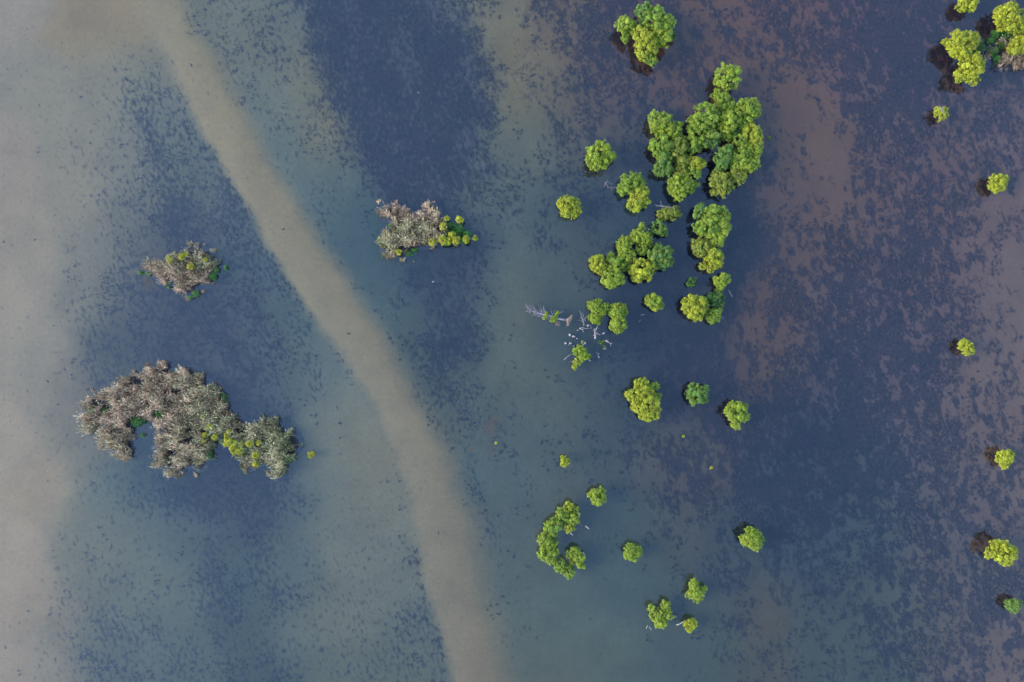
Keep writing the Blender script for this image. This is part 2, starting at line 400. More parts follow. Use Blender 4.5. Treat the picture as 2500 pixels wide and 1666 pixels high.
pa = me.attributes.new('patch', 'FLOAT', 'POINT'); pa.data.foreach_set('value', fld[:, 4].astype(np.float32))
link('lake_bed', me, kind='structure')

# water sheet: clear, faintly blue, mirrors the sky by Fresnel
m, nt, N, L, out = new_mat('shallow_water')
gl = N.new('ShaderNodeBsdfGlossy'); gl.inputs['Roughness'].default_value = 0.035; gl.inputs['Color'].default_value = (1, 1, 1, 1)
geo = N.new('ShaderNodeNewGeometry')
dt = N.new('ShaderNodeVectorMath'); dt.operation = 'DOT_PRODUCT'
L.new(geo.outputs['Incoming'], dt.inputs[0]); L.new(geo.outputs['Normal'], dt.inputs[1])
cs = math_n(N, L, 'SUBTRACT', 1.0, math_n(N, L, 'ABSOLUTE', dt.outputs['Value']), None, True)
fres = math_n(N, L, 'MULTIPLY_ADD', math_n(N, L, 'POWER', cs, 5.0), 0.96, 0.04)     # Schlick, the same from above and below
bp = N.new('ShaderNodeBump'); bp.inputs['Strength'].default_value = 0.10; bp.inputs['Distance'].default_value = 0.02
L.new(noise(N, L, geo.outputs['Position'], 1.6, 3), bp.inputs['Height'])
L.new(bp.outputs[0], gl.inputs['Normal'])
tr = N.new('ShaderNodeBsdfTransparent'); tr.inputs['Color'].default_value = (0.86, 0.93, 0.97, 1)
mx = N.new('ShaderNodeMixShader'); L.new(fres, mx.inputs[0]); L.new(tr.outputs[0], mx.inputs[1]); L.new(gl.outputs[0], mx.inputs[2])
L.new(mx.outputs[0], out.inputs[0])
W = 5200
me = bpy.data.meshes.new('water'); me.from_pydata([(-W, -W, 0), (W, -W, 0), (W, W, 0), (-W, W, 0)], [], [(0, 1, 2, 3)]); me.materials.append(m)
link('water', me, kind='structure')

# submerged weed tufts standing on the bed
m, nt, N, L, out = new_mat('water_weed')
at = N.new('ShaderNodeAttribute'); at.attribute_name = 'tint'
geo = N.new('ShaderNodeNewGeometry')
g = mapr(N, L, noise(N, L, geo.outputs['Position'], 2.0, 3), 0.3, 0.7, 0.8, 1.2)
c = mixc(N, L, 1.0, at.outputs['Color'], g, 'MULTIPLY')
dif = N.new('ShaderNodeBsdfDiffuse'); L.new(c, dif.inputs['Color']); L.new(dif.outputs[0], out.inputs[0])
M_WEED = m
def weed_tufts(n):
    P = np.stack([rng.uniform(-98, 98, n), rng.uniform(-66, 66, n)], 1)
    f = bed_fields(P[:, 0], P[:, 1])
    cl = fbm(P[:, 0] / 3.0, P[:, 1] / 3.0, 3)
    p = np.clip(f[:, 3] * 1.5, 0, 1) * sstep(0.66 - 0.35 * f[:, 3], 0.80 - 0.35 * f[:, 3], cl) * np.where(f[:, 3] > 0.03, 1, 0)
    p = p * (1 - sstep(0.62, 0.8, f[:, 3]))
    keep = rng.random(n) < p
    P = P[keep]; f = f[keep]
    n = len(P); k = 8
    r = rng.uniform(0.08, 0.24, n) * (1 + 0.8 * f[:, 4])
    ang = (np.arange(k) / k * 2 * math.pi)[None] + rng.uniform(0, 6.28, n)[:, None]
    rr = r[:, None] * np.where(np.arange(k) % 2 == 0, 1.0, 0.8)[None] * rng.uniform(0.7, 1.2, (n, k))
    zc = BED_Z + 0.12
    f[:, :3] = bare_boost(f)
    wd = rng.uniform(0.3, 0.75, n)[:, None]
    tc = (1 - wd) * bed_albedo(f[:, :3], P[:, 0], P[:, 1]) + wd * bed_albedo((50, 68, 102))
    ring = np.stack([P[:, :1] + rr * np.cos(ang), P[:, 1:] + rr * np.sin(ang), np.full((n, k), zc + 0.03)], 2)
    apex = np.concatenate([P, np.full((n, 1), zc + 0.22)], 1)[:, None]
    V = np.concatenate([ring, apex], 1).reshape(-1, 3)
    b = (np.arange(n) * (k + 1))[:, None]
    F = np.stack([b + np.arange(k), b + (np.arange(k) + 1) % k, np.broadcast_to(b + k, (n, k))], 2).reshape(-1, 3)
    link('submerged_weed', mesh_arrays('submerged_weed', V, F, M_WEED, np.repeat(tc, k + 1, axis=0), True), kind='stuff')
weed_tufts(74000)
bpy.data.objects['submerged_weed']['label'] = 'dark tufts of water weed growing on the lake bed under water'
bpy.data.objects['submerged_weed']['category'] = 'water weed'

# ------------------------------------------------------------------ foliage
HUES = {'y': (0.195, 0.202, 0.010), 'g': (0.104, 0.154, 0.012), 'b': (0.068, 0.126, 0.019), 'd': (0.024, 0.070, 0.012), 'o': (0.120, 0.136, 0.014), 'l': (0.140, 0.180, 0.012)}

def leaf_quads(P, Nn, size, col):
    n = len(P)
    t = unit(np.cross(Nn, rng.normal(size=(n, 3)))); b = np.cross(Nn, t)
    s = (size * rng.uniform(0.7, 1.3, n))[:, None]
    V = np.stack([P - t * s, P + b * s * 0.62 + Nn * s * 0.15, P + t * s, P - b * s * 0.62 + Nn * s * 0.15], 1).reshape(-1, 3)
    i = (np.arange(n) * 4)[:, None]
    F = np.concatenate([i + [0, 1, 2], i + [0, 2, 3]], 0)
    return V, F, np.repeat(col, 4, axis=0)

def crown_lobe(c, r, hue, sub_r, leaf, dens=1.0, flat=0.85, low=-0.45):
    base = np.array(HUES[hue])
    ns = max(5, int(2.7 * (r / sub_r) ** 2 * dens))
    d = rdir(ns * 3); d = d[d[:, 2] > low][:ns]; ns = len(d)
    ph = rng.uniform(0, 6.28, 3)
    az = np.arctan2(d[:, 1], d[:, 0])
    und = 1 + 0.09 * np.sin(2 * az + ph[0]) + 0.08 * np.sin(3 * az + ph[1]) + 0.06 * np.sin(5 * az + ph[2] + 3 * d[:, 2])
    rad = (r - 0.45 * sub_r) * und * np.where(rng.random(ns) < 0.8, rng.uniform(0.80, 1.18, ns), rng.uniform(0.45, 0.8, ns))
    sc_ = c + d * rad[:, None] * np.array([1, 1, flat])
    sr = sub_r * np.exp(rng.normal(0, 0.35, ns)).clip(0.5, 1.9)
    per = np.maximum(10, (dens * 2.1 * (sr / leaf) ** 2 * 2.4)).astype(int)
    idx = np.repeat(np.arange(ns), per); n = len(idx)
    ld = rdir(n); ld[:, 2] = np.where(ld[:, 2] < -0.3, -ld[:, 2], ld[:, 2])
    P = sc_[idx] + ld * (sr[idx] * rng.uniform(0.55, 1.05, n))[:, None] * np.array([1, 1, 0.85])
    Nn = unit(0.75 * ld + 0.3 * d[idx] + np.array([0, 0, 0.35]) + 0.45 * rng.normal(size=(n, 3)))
    hs = rng.normal(0, 1, ns); vs = np.exp(rng.normal(0, 0.2, ns))
    col = base[None] * vs[:, None]
    yel = np.clip(0.10 + 0.16 * hs, 0, 0.5)[:, None]
    col = col * (1 - yel) + yel * np.array([0.21, 0.205, 0.010])
    col = col[idx] * np.exp(rng.normal(0, 0.12, n))[:, None]
    return leaf_quads(P, Nn, leaf, col)

def merge(parts):
    V = []; F = []; T = []; o = 0
    for v, f, t in parts:
        V.append(v); F.append(f + o); T.append(t); o += len(v)
    return np.concatenate(V), np.concatenate(F), np.concatenate(T)

def tree(label, z, lobes, hue='g', group=None, name='green_tree', cat='tree', dead=None, lift=1.0):
    s = ZOOMS[z][2]
    L_ = []
    rmax = max(l[2] for l in lobes) / s * S
    for l in lobes:
        r = l[2] / s * S * 1.07
        h = (0.55 * r + 0.6 * rmax) * lift
        if len(l) > 4: h *= l[4]
        p = px(*zp(z, l[0], l[1]), h); L_.append((p, r * (HC - h) / HC, l[3] if len(l) > 3 and l[3] else hue))
    w = np.array([l[1] ** 2 for l in L_]); base = (np.array([l[0] for l in L_]) * w[:, None]).sum(0) / w.sum()
    base[2] = BED_Z
    root = thing(name, label, cat, base, group)
    parts = []
    for p, r, hu in L_:
        sub = float(np.clip(0.18 * r, 0.15, 0.30)); leaf = float(np.clip(0.075 + 0.02 * r, 0.08, 0.115))
        parts.append(crown_lobe(p - base, r, hu, sub, leaf))
    V, F, T = merge(parts)
    link('crown', mesh_arrays('crown', V, F, M_LEAF, T), root)
    tb = Tubes(6); R = max(0.05, 0.07 * rmax)
    top = np.mean([l[0] for l in L_], 0) - base; fork = np.array([0.05, 0.03, max(0.9, 0.45 * top[2])])
    tb.add(wiggle((0, 0, -0.1), fork, 4, 0.03), np.linspace(R * 1.3, R, 4))
    for p, r, hu in L_:
        q = p - base
        tb.add(wiggle(fork, q, 4, 0.05), np.linspace(R * 0.7, R * 0.2, 4))
        for _ in range(3):
            e = q + rdir(1)[0] * r * 0.7
            tb.add(wiggle(q * 0.6 + fork * 0.4, e, 3, 0.06), (R * 0.3, R * 0.2, R * 0.08))
    link('trunk', tb.mesh('trunk', M_BARK), root)
    if dead:
        td = Tubes(5)
        for (x0, y0, x1, y1, h0, h1, rr) in dead:
            a = px(*zp(z, x0, y0), h0) - base; b = px(*zp(z, x1, y1), h1) - base
            td.add(wiggle(a, b, 5, 0.04), np.linspace(rr, rr * 0.4, 5))
            for _ in range(2):
                f = rng.uniform(0.4, 0.8); c_ = a + (b - a) * f
                td.add(wiggle(c_, c_ + (b - a) * 0.35 + rdir(1)[0] * 0.25, 3, 0.05), (rr * 0.6, rr * 0.4, rr * 0.2))
        o = link('dead_branch', td.mesh('dead_branch', M_DEAD), root); o['label'] = 'bare bleached branch sticking out of the crown'
    return root

GV = 'trees of the big grove around the dark pool'
G2 = 'trees of the diagonal clump'
G3 = 'trees of the bay-shaped clump'
LN = 'lone round trees in open water'

# ---- the tree standing alone above the grove and its small neighbour
tree('large ragged many-lobed green tree with a yellowish lower side, alone on open water', 'A',
     [(680, 125, 78, 'b'), (790, 200, 115, 'g'), (895, 235, 80, 'l'), (845, 330, 95, 'l'), (690, 370, 95, 'y'), (700, 460, 95, 'y'), (748, 572, 52, 'g'), (490, 245, 75, 'l'), (580, 275, 58, 'l'), (495, 370, 38, 'g'), (935, 350, 45, 'd', 0.45)], 'g', lift=1.15)
tree('round yellow-green tree next to the pointed tip of the big grove', 'A', [(1470, 745, 105), (1400, 770, 50), (1520, 700, 60)], 'l')
# ---- big grove round a dark pool
for lab, lob, hu in [
    ('feathery green tree with a pointed tip leading out of the big grove', [(1650, 150, 55), (1745, 245, 95), (1700, 215, 75), (1770, 300, 70)], 'g'),
    ('light green tree behind the feathery tip tree at the outer bend of the grove', [(2000, 320, 118), (2090, 360, 60), (1930, 300, 60)], 'l'),
    ('broad yellow-green tree between two larger crowns in the arch of the grove', [(1790, 450, 118), (1760, 540, 80)], 'l'),
    ('narrow green tree wedged into the outer bend of the big grove', [(1955, 455, 82), (1990, 520, 70)], 'g'),
    ('big domed green tree at the top of the arch of the grove', [(1510, 415, 138), (1600, 400, 85, 'o'), (1400, 460, 70)], 'g'),
    ('long green double-headed tree on the inner side of the arch', [(1410, 610, 95), (1395, 735, 82), (1350, 545, 45)], 'g'),
    ('dull bluish-green tree with bare twigs overhanging the dark pool', [(1585, 640, 98), (1530, 570, 55), (1600, 710, 55)], 'b'),
    ('low dark green tree tucked under the arch beside the dark pool', [(1760, 615, 68), (1850, 580, 60, 'd')], 'g'),
    ('bright yellow tree at the outermost edge of the grove', [(2040, 590, 95), (2095, 680, 75), (2010, 500, 60)], 'y'),
    ('mid green tree between the yellow outer tree and the dark pool', [(1930, 680, 82), (1980, 740, 60)], 'g'),
    ('light green tree with a ragged outer fringe just below the yellow tree', [(2080, 770, 80), (2000, 800, 75)], 'l'),
    ('rounded green tree at the inner elbow of the outer arm of the grove', [(1920, 860, 95), (1880, 940, 75)], 'g'),
    ('pale green tree ending the outer arm of the grove', [(2060, 930, 82), (1980, 960, 85)], 'l'),
    ('small ragged olive tree hanging off the outer arm', [(1880, 1060, 75), (1920, 1110, 70), (1860, 1000, 45)], 'o'),
    ('oval dull green tree standing by itself in the dark pool', [(1730, 850, 95), (1700, 920, 90), (1750, 790, 55)], 'b'),
    ('loose olive-green tree at the mouth of the dark pool', [(1690, 1150, 100), (1640, 1090, 60), (1770, 1180, 70), (1620, 1270, 40), (1715, 1260, 70)], 'o'),
    ('pale rounded tree at the outer end of the inner arm of the grove', [(985, 450, 112), (950, 540, 60)], 'l'),
    ('green tree leaning against the pale rounded end tree of the inner arm', [(1150, 560, 95), (1090, 600, 75), (1190, 620, 60)], 'l'),
    ('wide green tree jutting over open water from the inner arm', [(1010, 740, 115), (920, 740, 55), (1000, 830, 65)], 'g'),
    ('domed olive-green tree in the middle of the inner arm', [(1205, 760, 103), (1240, 690, 60)], 'o'),
    ('ragged bluish-green tree over the dark water beside the inner arm', [(1050, 900, 95), (1040, 1000, 92), (1000, 1030, 55)], 'b'),
    ('narrow green tree squeezed between the bluish tree and the yellow round one', [(1240, 930, 88), (1230, 1040, 75)], 'o'),
    ('small yellow round tree on the pool side of the inner arm', [(1395, 950, 90), (1450, 930, 50)], 'y'),
    ('green tree below the small yellow round tree on the inner arm', [(1370, 1090, 98), (1320, 1020, 60)], 'g'),
    ('big light green tree at the foot of the inner arm', [(1210, 1190, 110), (1215, 1290, 75), (1290, 1200, 80), (1130, 1210, 50)], 'l')]:
    tree(lab, 'B', lob, hu, GV)
# ---- loose trees beside the grove
tree('compact round tree with yellow lower rim, alone beside the grove', 'M', [(815, 480, 175), (830, 350, 70), (920, 470, 100), (760, 570, 100, 'o'), (690, 440, 75)], 'l')
tree('bright yellow round tree alone on bluish water', 'M', [(350, 1190, 115), (260, 1180, 75), (440, 1240, 90), (330, 1300, 85), (430, 1340, 70), (300, 1280, 70)], 'y')
tree('two-tone tree, green head and yellow foot, with dead twigs beside it', 'B', [(660, 1170, 110, 'g'), (740, 1150, 80, 'g'), (590, 1230, 70, 'g'), (770, 1290, 90, 'y'), (720, 1390, 85, 'y'), (790, 1370, 70, 'y'), (660, 1440, 40, 'l')], 'g')
tree('low olive bush crouching against the bare pinkish log', 'C', [(1180, 225, 75), (1270, 215, 78), (1100, 220, 40), (1340, 230, 40)], 'o', lift=0.8, cat='bush', name='green_bush')
tree('small oval tree between the olive bush and the diagonal clump', 'C', [(1090, 400, 88), (1140, 450, 55)], 'b')
tree('tall-crowned big green tree, largest of the straggling row', 'C', [(1620, 190, 85, 'b'), (1760, 240, 110), (1870, 270, 110), (1730, 380, 130), (1860, 400, 115, 'l'), (1610, 410, 75), (1820, 500, 100, 'l'), (1850, 570, 70)], 'g', lift=1.1)
tree('olive-yellow tree joined to the foot of the largest row tree', 'C', [(1640, 640, 105), (1570, 670, 60), (1720, 690, 75), (1600, 730, 50)], 'o')
tree('yellowish ragged tree ending the row with a side lobe', 'C', [(1790, 760, 100), (1820, 850, 75), (1740, 900, 60), (1650, 885, 48), (1880, 760, 40)], 'y')
tree('small bright round tree beside a pale floating pole', 'C', [(1890, 1065, 88), (1940, 1040, 55), (1870, 1130, 60)], 'l')
tree('dark green tree with a thin neck joining two yellower crowns', 'C', [(1850, 1215, 48), (1810, 1320, 88), (1860, 1370, 60), (1760, 1290, 50)], 'd')
tree('wide bright yellow tree next to the dark green necked tree', 'C', [(1540, 1400, 130), (1630, 1380, 90), (1470, 1420, 75), (1560, 1490, 90), (1420, 1330, 32)], 'y')
tree('green tree with a bare white twig, attached to the wide yellow tree', 'C', [(1790, 1500, 80), (1760, 1560, 60), (1830, 1540, 50)], 'g', dead=[(1830, 1480, 1910, 1560, 1.6, 1.2, 0.04)])
tree('single compact tree midway between the wide yellow tree and the fallen trees', 'C', [(1030, 1345, 95), (1080, 1380, 60), (980, 1320, 55)], 'l')
tree('tiny dark bush barely rising out of the water', 'C', [(1505, 1095, 55), (1480, 1110, 30)], 'd', lift=0.6, cat='bush', name='green_bush')
# ---- diagonal clump
for lab, lob, hu in [
    ('tall round tree at the upper end of the diagonal clump', [(870, 500, 110), (930, 560, 80), (800, 520, 75), (880, 660, 75, 'g')], 'l'),
    ('bright double-domed tree next to the upper end tree of the clump', [(655, 610, 92), (690, 735, 100), (620, 680, 60)], 'l'),
    ('green tree in the heart of the diagonal clump', [(560, 880, 105), (480, 790, 58), (640, 880, 70)], 'g'),
    ('yellowish tree at the outer corner of the diagonal clump', [(315, 850, 95), (260, 900, 50), (370, 930, 70)], 'y'),
    ('pale green tree with a ragged edge at the foot of the clump', [(500, 1030, 115), (390, 1070, 45), (490, 1120, 60), (590, 1050, 60)], 'l'),
    ('domed golden-green tree on the inner side of the clump', [(880, 930, 125), (940, 980, 75), (830, 1020, 75), (760, 930, 65, 'g')], 'y'),
    ('spiky bluish-green tree standing apart beside the diagonal clump', [(1110, 780, 125), (1080, 660, 60), (1180, 700, 65), (1010, 770, 60), (1210, 820, 60), (1140, 880, 60)], 'b')]:
    tree(lab, 'C', lob, hu, G2)
# ---- trees beside the fallen wood
tree('ragged yellow-green tree beside the bare upright snag', 'F', [(1400, 125, 75), (1540, 60, 65), (1500, 170, 110), (1590, 260, 100), (1470, 390, 100), (1540, 420, 75)], 'l')
tree('narrow darker tree bridging two bright crowns beside the snags', 'F', [(1690, 180, 95), (1760, 210, 70)], 'g')
tree('bright green tree at the head of the pair beyond the dark gap', 'F', [(1930, 220, 125), (2040, 190, 75, 'y'), (2040, 280, 80), (1850, 160, 60), (1840, 300, 80, 'g')], 'l')
tree('light green tree with a pale twig, below its twin beyond the dark gap', 'F', [(1930, 440, 140), (1940, 590, 95), (2020, 520, 85), (1830, 560, 60)], 'l', dead=[(2000, 540, 2080, 600, 1.6, 1.3, 0.03)])
tree('small bright tree beside the scattered stumps', 'F', [(1180, 1040, 105), (1260, 1100, 100), (1230, 1160, 70), (1100, 1020, 45), (1330, 1150, 55)], 'l')
tree('half-dead little tree with bare forked branches below the small bright tree', 'F', [(1120, 1240, 65), (1080, 1340, 52), (1170, 1280, 40)], 'y',
     dead=[(1120, 1250, 985, 1250, 0.9, 0.8, 0.05), (1110, 1230, 1070, 1150, 0.9, 1.0, 0.04), (1110, 1240, 1130, 1370, 1.3, 0.9, 0.04), (1150, 1230, 1230, 1210, 0.9, 0.9, 0.03)])
# ---- open water below
tree('large loose yellow-green tree with a notched outline', 'D', [(1200, 1010, 58), (1320, 1035, 45, 'g'), (1085, 1110, 38), (1180, 1110, 92), (1250, 1190, 110), (1190, 1230, 70), (1250, 1285, 72), (1320, 1290, 60), (1350, 1140, 40, 'g')], 'y')
tree('cool green lobed tree between the notched tree and its other neighbour', 'D', [(1730, 1105, 82), (1690, 1040, 38), (1660, 1110, 38), (1790, 1070, 45), (1780, 1140, 50), (1700, 1170, 35)], 'b')
tree('warm green tree with a side lobe over a brown bare patch', 'D', [(2080, 1215, 40), (2110, 1290, 88), (2190, 1330, 40), (2100, 1390, 45), (2150, 1260, 55), (2040, 1270, 45)], 'l')
tree('tiny round yellow tree alone on grey-green water', 'N', [(1460, 1190, 58), (1440, 1150, 35)], 'y', dead=[(1490, 1200, 1520, 1250, 0.7, 0.5, 0.03)])
tree('small round green tree next to the bay-shaped clump', 'H', [(1045, 295, 105), (1000, 250, 60), (1100, 320, 65), (930, 280, 35), (1030, 370, 55)], 'l')
for lab, lob, hu in [
    ('biggest tree of the bay-shaped clump, with four distinct heads', [(615, 460, 72, 'y'), (735, 490, 42, 'l'), (540, 580, 92, 'g'), (705, 605, 88, 'l'), (630, 735, 72, 'y')], 'l'),
    ('round pale green tree next to the four-headed tree', [(405, 740, 108), (350, 690, 50)], 'g'),
    ('light green tree in the middle of the curve of the bay-shaped clump', [(300, 930, 98), (380, 960, 70)], 'l'),
    ('knobbly green tree at the outer bend of the bay-shaped clump', [(330, 1130, 100), (250, 1120, 60), (420, 1090, 62), (380, 1210, 62)], 'l'),
    ('two-lobed tree at the bottom of the bay-shaped clump', [(515, 1290, 82), (630, 1360, 72), (630, 1430, 45), (460, 1310, 40)], 'g'),
    ('leaning tree closing the mouth of the bay beside a floating log', [(720, 1110, 82), (770, 1190, 78), (640, 1130, 50), (810, 1280, 50), (670, 1250, 42)], 'l')]:
    tree(lab, 'H', lob, hu, G3)
tree('bright four-lobed little tree on grey-green water', 'I', [(215, 190, 38), (225, 300, 88), (335, 275, 66, 'g'), (280, 375, 42), (270, 240, 60)], 'l')
tree('lobed green tree with a knob on its outer side', 'I', [(1140, 720, 55), (1150, 800, 78), (1175, 880, 95), (1300, 800, 33), (1060, 905, 42), (1190, 975, 35), (1240, 850, 60)], 'l')
tree('heart-shaped green tree split in two at the top', 'I', [(545, 1105, 60), (735, 1065, 68), (640, 1180, 78), (775, 1190, 65), (655, 1290, 78), (540, 1200, 42), (690, 1310, 55)], 'l')
tree('small golden bush at the end of a pinkish log', 'I', [(1090, 1330, 75), (1130, 1290, 45), (1080, 1390, 45), (1020, 1310, 38)], 'y', cat='bush', name='green_bush')
tree('solitary rounded tree far out over the dark weed bed', 'I', [(1960, 90, 118), (2040, 170, 72), (1870, 130, 62), (2090, 90, 55), (1960, 0, 75), (2030, 20, 60), (1800, 60, 22)], 'l')
# ---- along the far side
tree('small round yellow tree with a brown reflection beside mottled mud', 'J', [(480, 370, 55), (510, 350, 38), (440, 375, 30), (480, 420, 32)], 'y')
tree('broad yellow tree with a long dark reflection', 'J', [(420, 1050, 48), (460, 1090, 75), (520, 1080, 48), (370, 1100, 42), (490, 1150, 42)], 'y', lift=1.15)
tree('little dull green tree with a brown reflection', 'J', [(540, 1500, 42), (575, 1490, 30), (510, 1480, 25), (550, 1535, 25)], 'b')
tree('small yellow tree with a white dead branch across its crown', 'K', [(108, 118, 32), (92, 98, 22), (122, 95, 22)], 'y', dead=[(125, 108, 100, 70, 2.4, 2.6, 0.07), (128, 112, 118, 75, 2.5, 2.7, 0.05)])
tree('small pale yellow tree on mottled mud with a brown reflection', 'K', [(432, 508, 42), (460, 495, 28), (405, 520, 28), (430, 535, 28)], 'y')
tree('small yellow tree on the dark side of the mottled mud', 'K', [(255, 1450, 36), (238, 1425, 22), (275, 1465, 24)], 'y')
tree('yellow-green tree cut by the edge of the view, above the twin trees', 'L', [(860, 40, 95), (780, 95, 65), (920, 20, 65), (800, 20, 60)], 'y')
tree('domed yellow tree of the twin pair, with low green growth at its side', 'L', [(750, 570, 140), (870, 520, 100), (650, 600, 80), (730, 680, 75), (700, 450, 55), (1000, 600, 52, 'd', 0.45), (900, 690, 50, 'd', 0.45)], 'y', lift=1.05)
tree('angular yellow tree of the twin pair, with a long dark reflection', 'L', [(870, 880, 135), (940, 800, 100), (780, 960, 90), (900, 1000, 80), (1000, 870, 60)], 'y', lift=1.05)
tree('broad yellow tree on the corner reed islet beside a dark tangle', 'L', [(1330, 190, 120), (1420, 290, 115), (1250, 230, 75), (1400, 100, 70), (1480, 360, 75), (1300, 330, 70), (1540, 380, 60)], 'y', lift=1.1)
tree('yellow tree on the corner reed islet above the pale reeds', 'L', [(1480, 590, 100), (1560, 560, 95), (1420, 640, 60)], 'y')
tree('yellow tree behind the broad tree on the corner reed islet', 'L', [(1570, 230, 75), (1620, 260, 80)], 'y')

# ------------------------------------------------------------------ reed islands
def zpoly(z, pts):
    return np.array([px(*zp(z, x, y), 1.0)[:2] for x, y in pts])

def roughen(poly, amp, step=0.5):
    out_ = []
    n = len(poly)
    for i in range(n):
        a, b = poly[i], poly[(i + 1) % n]
        m_ = max(1, int(np.linalg.norm(b - a) / step))
        for k in range(m_):
            out_.append(a + (b - a) * k / m_ + rng.normal(0, amp, 2))
    return np.array(out_)

def reeds(P, D, base, tan_f, lean, hmax=1.7):
    """P (n,2) feet, D distance from shore; returns V,F,T of bent reed stems, leaves and plumes"""
    n = len(P)
    h = hmax * rng.uniform(0.6, 1.0, n) * sstep(-0.6, 0.9, D) + 0.25
    clump = fbm(P[:, 0] * 1.1, P[:, 1] * 1.1, 2)
    h *= 0.45 + 1.1 * clump
    a = lean + rng.normal(0, 0.9, n); k = rng.uniform(0.08, 0.45, n) * h
    dx, dy = np.cos(a) * k, np.sin(a) * k
    z0 = 0.0
    foot = np.stack([P[:, 0], P[:, 1], np.full(n, z0)], 1) - base
    mid = foot + np.stack([dx * 0.3, dy * 0.3, h * 0.6], 1); tip = foot + np.stack([dx, dy, h], 1)
    side = np.stack([-np.sin(a), np.cos(a), np.zeros(n)], 1)
    V = []; F = []; T = []; o = 0
    tanc = np.array([0.200, 0.118, 0.072]); grn = np.array([0.072, 0.070, 0.027]); pale = np.array([0.265, 0.182, 0.108]); palg = np.array([0.165, 0.172, 0.074])
    f = np.clip(tan_f + rng.normal(0, 0.18, n), 0, 1)[:, None]
    v = np.exp(rng.normal(0, 0.3, n) + 2.0 * (clump - 0.5))[:, None]
    stemc = (grn * (1 - f) + tanc * f) * v
    plumec = (palg * (1 - f) + pale * f) * v * np.exp(rng.normal(0, 0.18, n))[:, None]
    def add(vs, fs, cs):
        nonlocal o
        k_ = vs.shape[1]
        V.append(vs.reshape(-1, 3)); T.append(np.repeat(cs, k_, axis=0))
        b = (np.arange(len(vs)) * k_)[:, None] + o
        for q in fs: F.append(b + np.array(q))
        o += len(vs) * k_
    w = 0.03
    add(np.stack([foot - side * w, foot + side * w, mid + side * w, mid - side * w, tip], 1), [(0, 1, 2), (0, 2, 3), (3, 2, 4)], stemc * 0.8)
    for j in range(4):
        aa = rng.uniform(0, 6.28, n); ln = rng.uniform(0.25, 0.6, n)
        d_ = np.stack([np.cos(aa), np.sin(aa), rng.uniform(-0.2, 0.5, n)], 1) * ln[:, None]
        st = foot + (mid - foot) * rng.uniform(0.5, 1.3, n)[:, None]
        sd = np.stack([-np.sin(aa), np.cos(aa), np.zeros(n)], 1) * 0.035
        add(np.stack([st - sd, st + sd, st + d_], 1), [(0, 1, 2)], stemc * np.exp(rng.normal(0, 0.15, n))[:, None])
    # plume: a drooping tuft at the tip
    pl = unit(np.stack([dx * 1.5, dy * 1.5, 0.15 * h], 1) + 0.12 * rng.normal(size=(n, 3))) * rng.uniform(0.26, 0.52, n)[:, None]
    wv = 0.038
    up = np.array([0, 0, 1.0]) * 0.05
    add(np.stack([tip - pl * 0.35, tip + side * wv, tip + pl, tip - side * wv, tip + up + pl * 0.2], 1), [(0, 1, 4), (1, 2, 4), (2, 3, 4), (3, 0, 4)], plumec)
    return np.concatenate(V), np.concatenate(F), np.concatenate(T)

def ground_plants(patches, z, base, col=(0.035, 0.105, 0.012), n_per=150, hgt=1.15):
    parts = []
    for p in patches:
        cx, cy, ra = p[:3]; rb = p[3] if len(p) > 3 else ra
        s = ZOOMS[z][2]; c = px(*zp(z, cx, cy), 0.9)
        ra, rb = ra / s * S, rb / s * S
        n = int(n_per * ra * rb * math.pi) + 30
        q = rng.normal(size=(n, 2)); q = unit(q) * np.sqrt(rng.random(n))[:, None]
        q *= (1 + 0.25 * np.sin(3 * np.arctan2(q[:, 1], q[:, 0]) + rng.uniform(0, 6)))[:, None]
        P = np.stack([c[0] + q[:, 0] * ra, c[1] + q[:, 1] * rb, hgt * (1 - (q ** 2).sum(1) * 0.75) * rng.uniform(0.35, 1.0, n)], 1) - base
        Nn = unit(np.array([0, 0, 1.0]) + 0.55 * rng.normal(size=(n, 3)))
        cl = np.array(col)[None] * np.exp(rng.normal(0, 0.3, n))[:, None]
        parts.append(leaf_quads(P, Nn, 0.10, cl))
    return merge(parts)

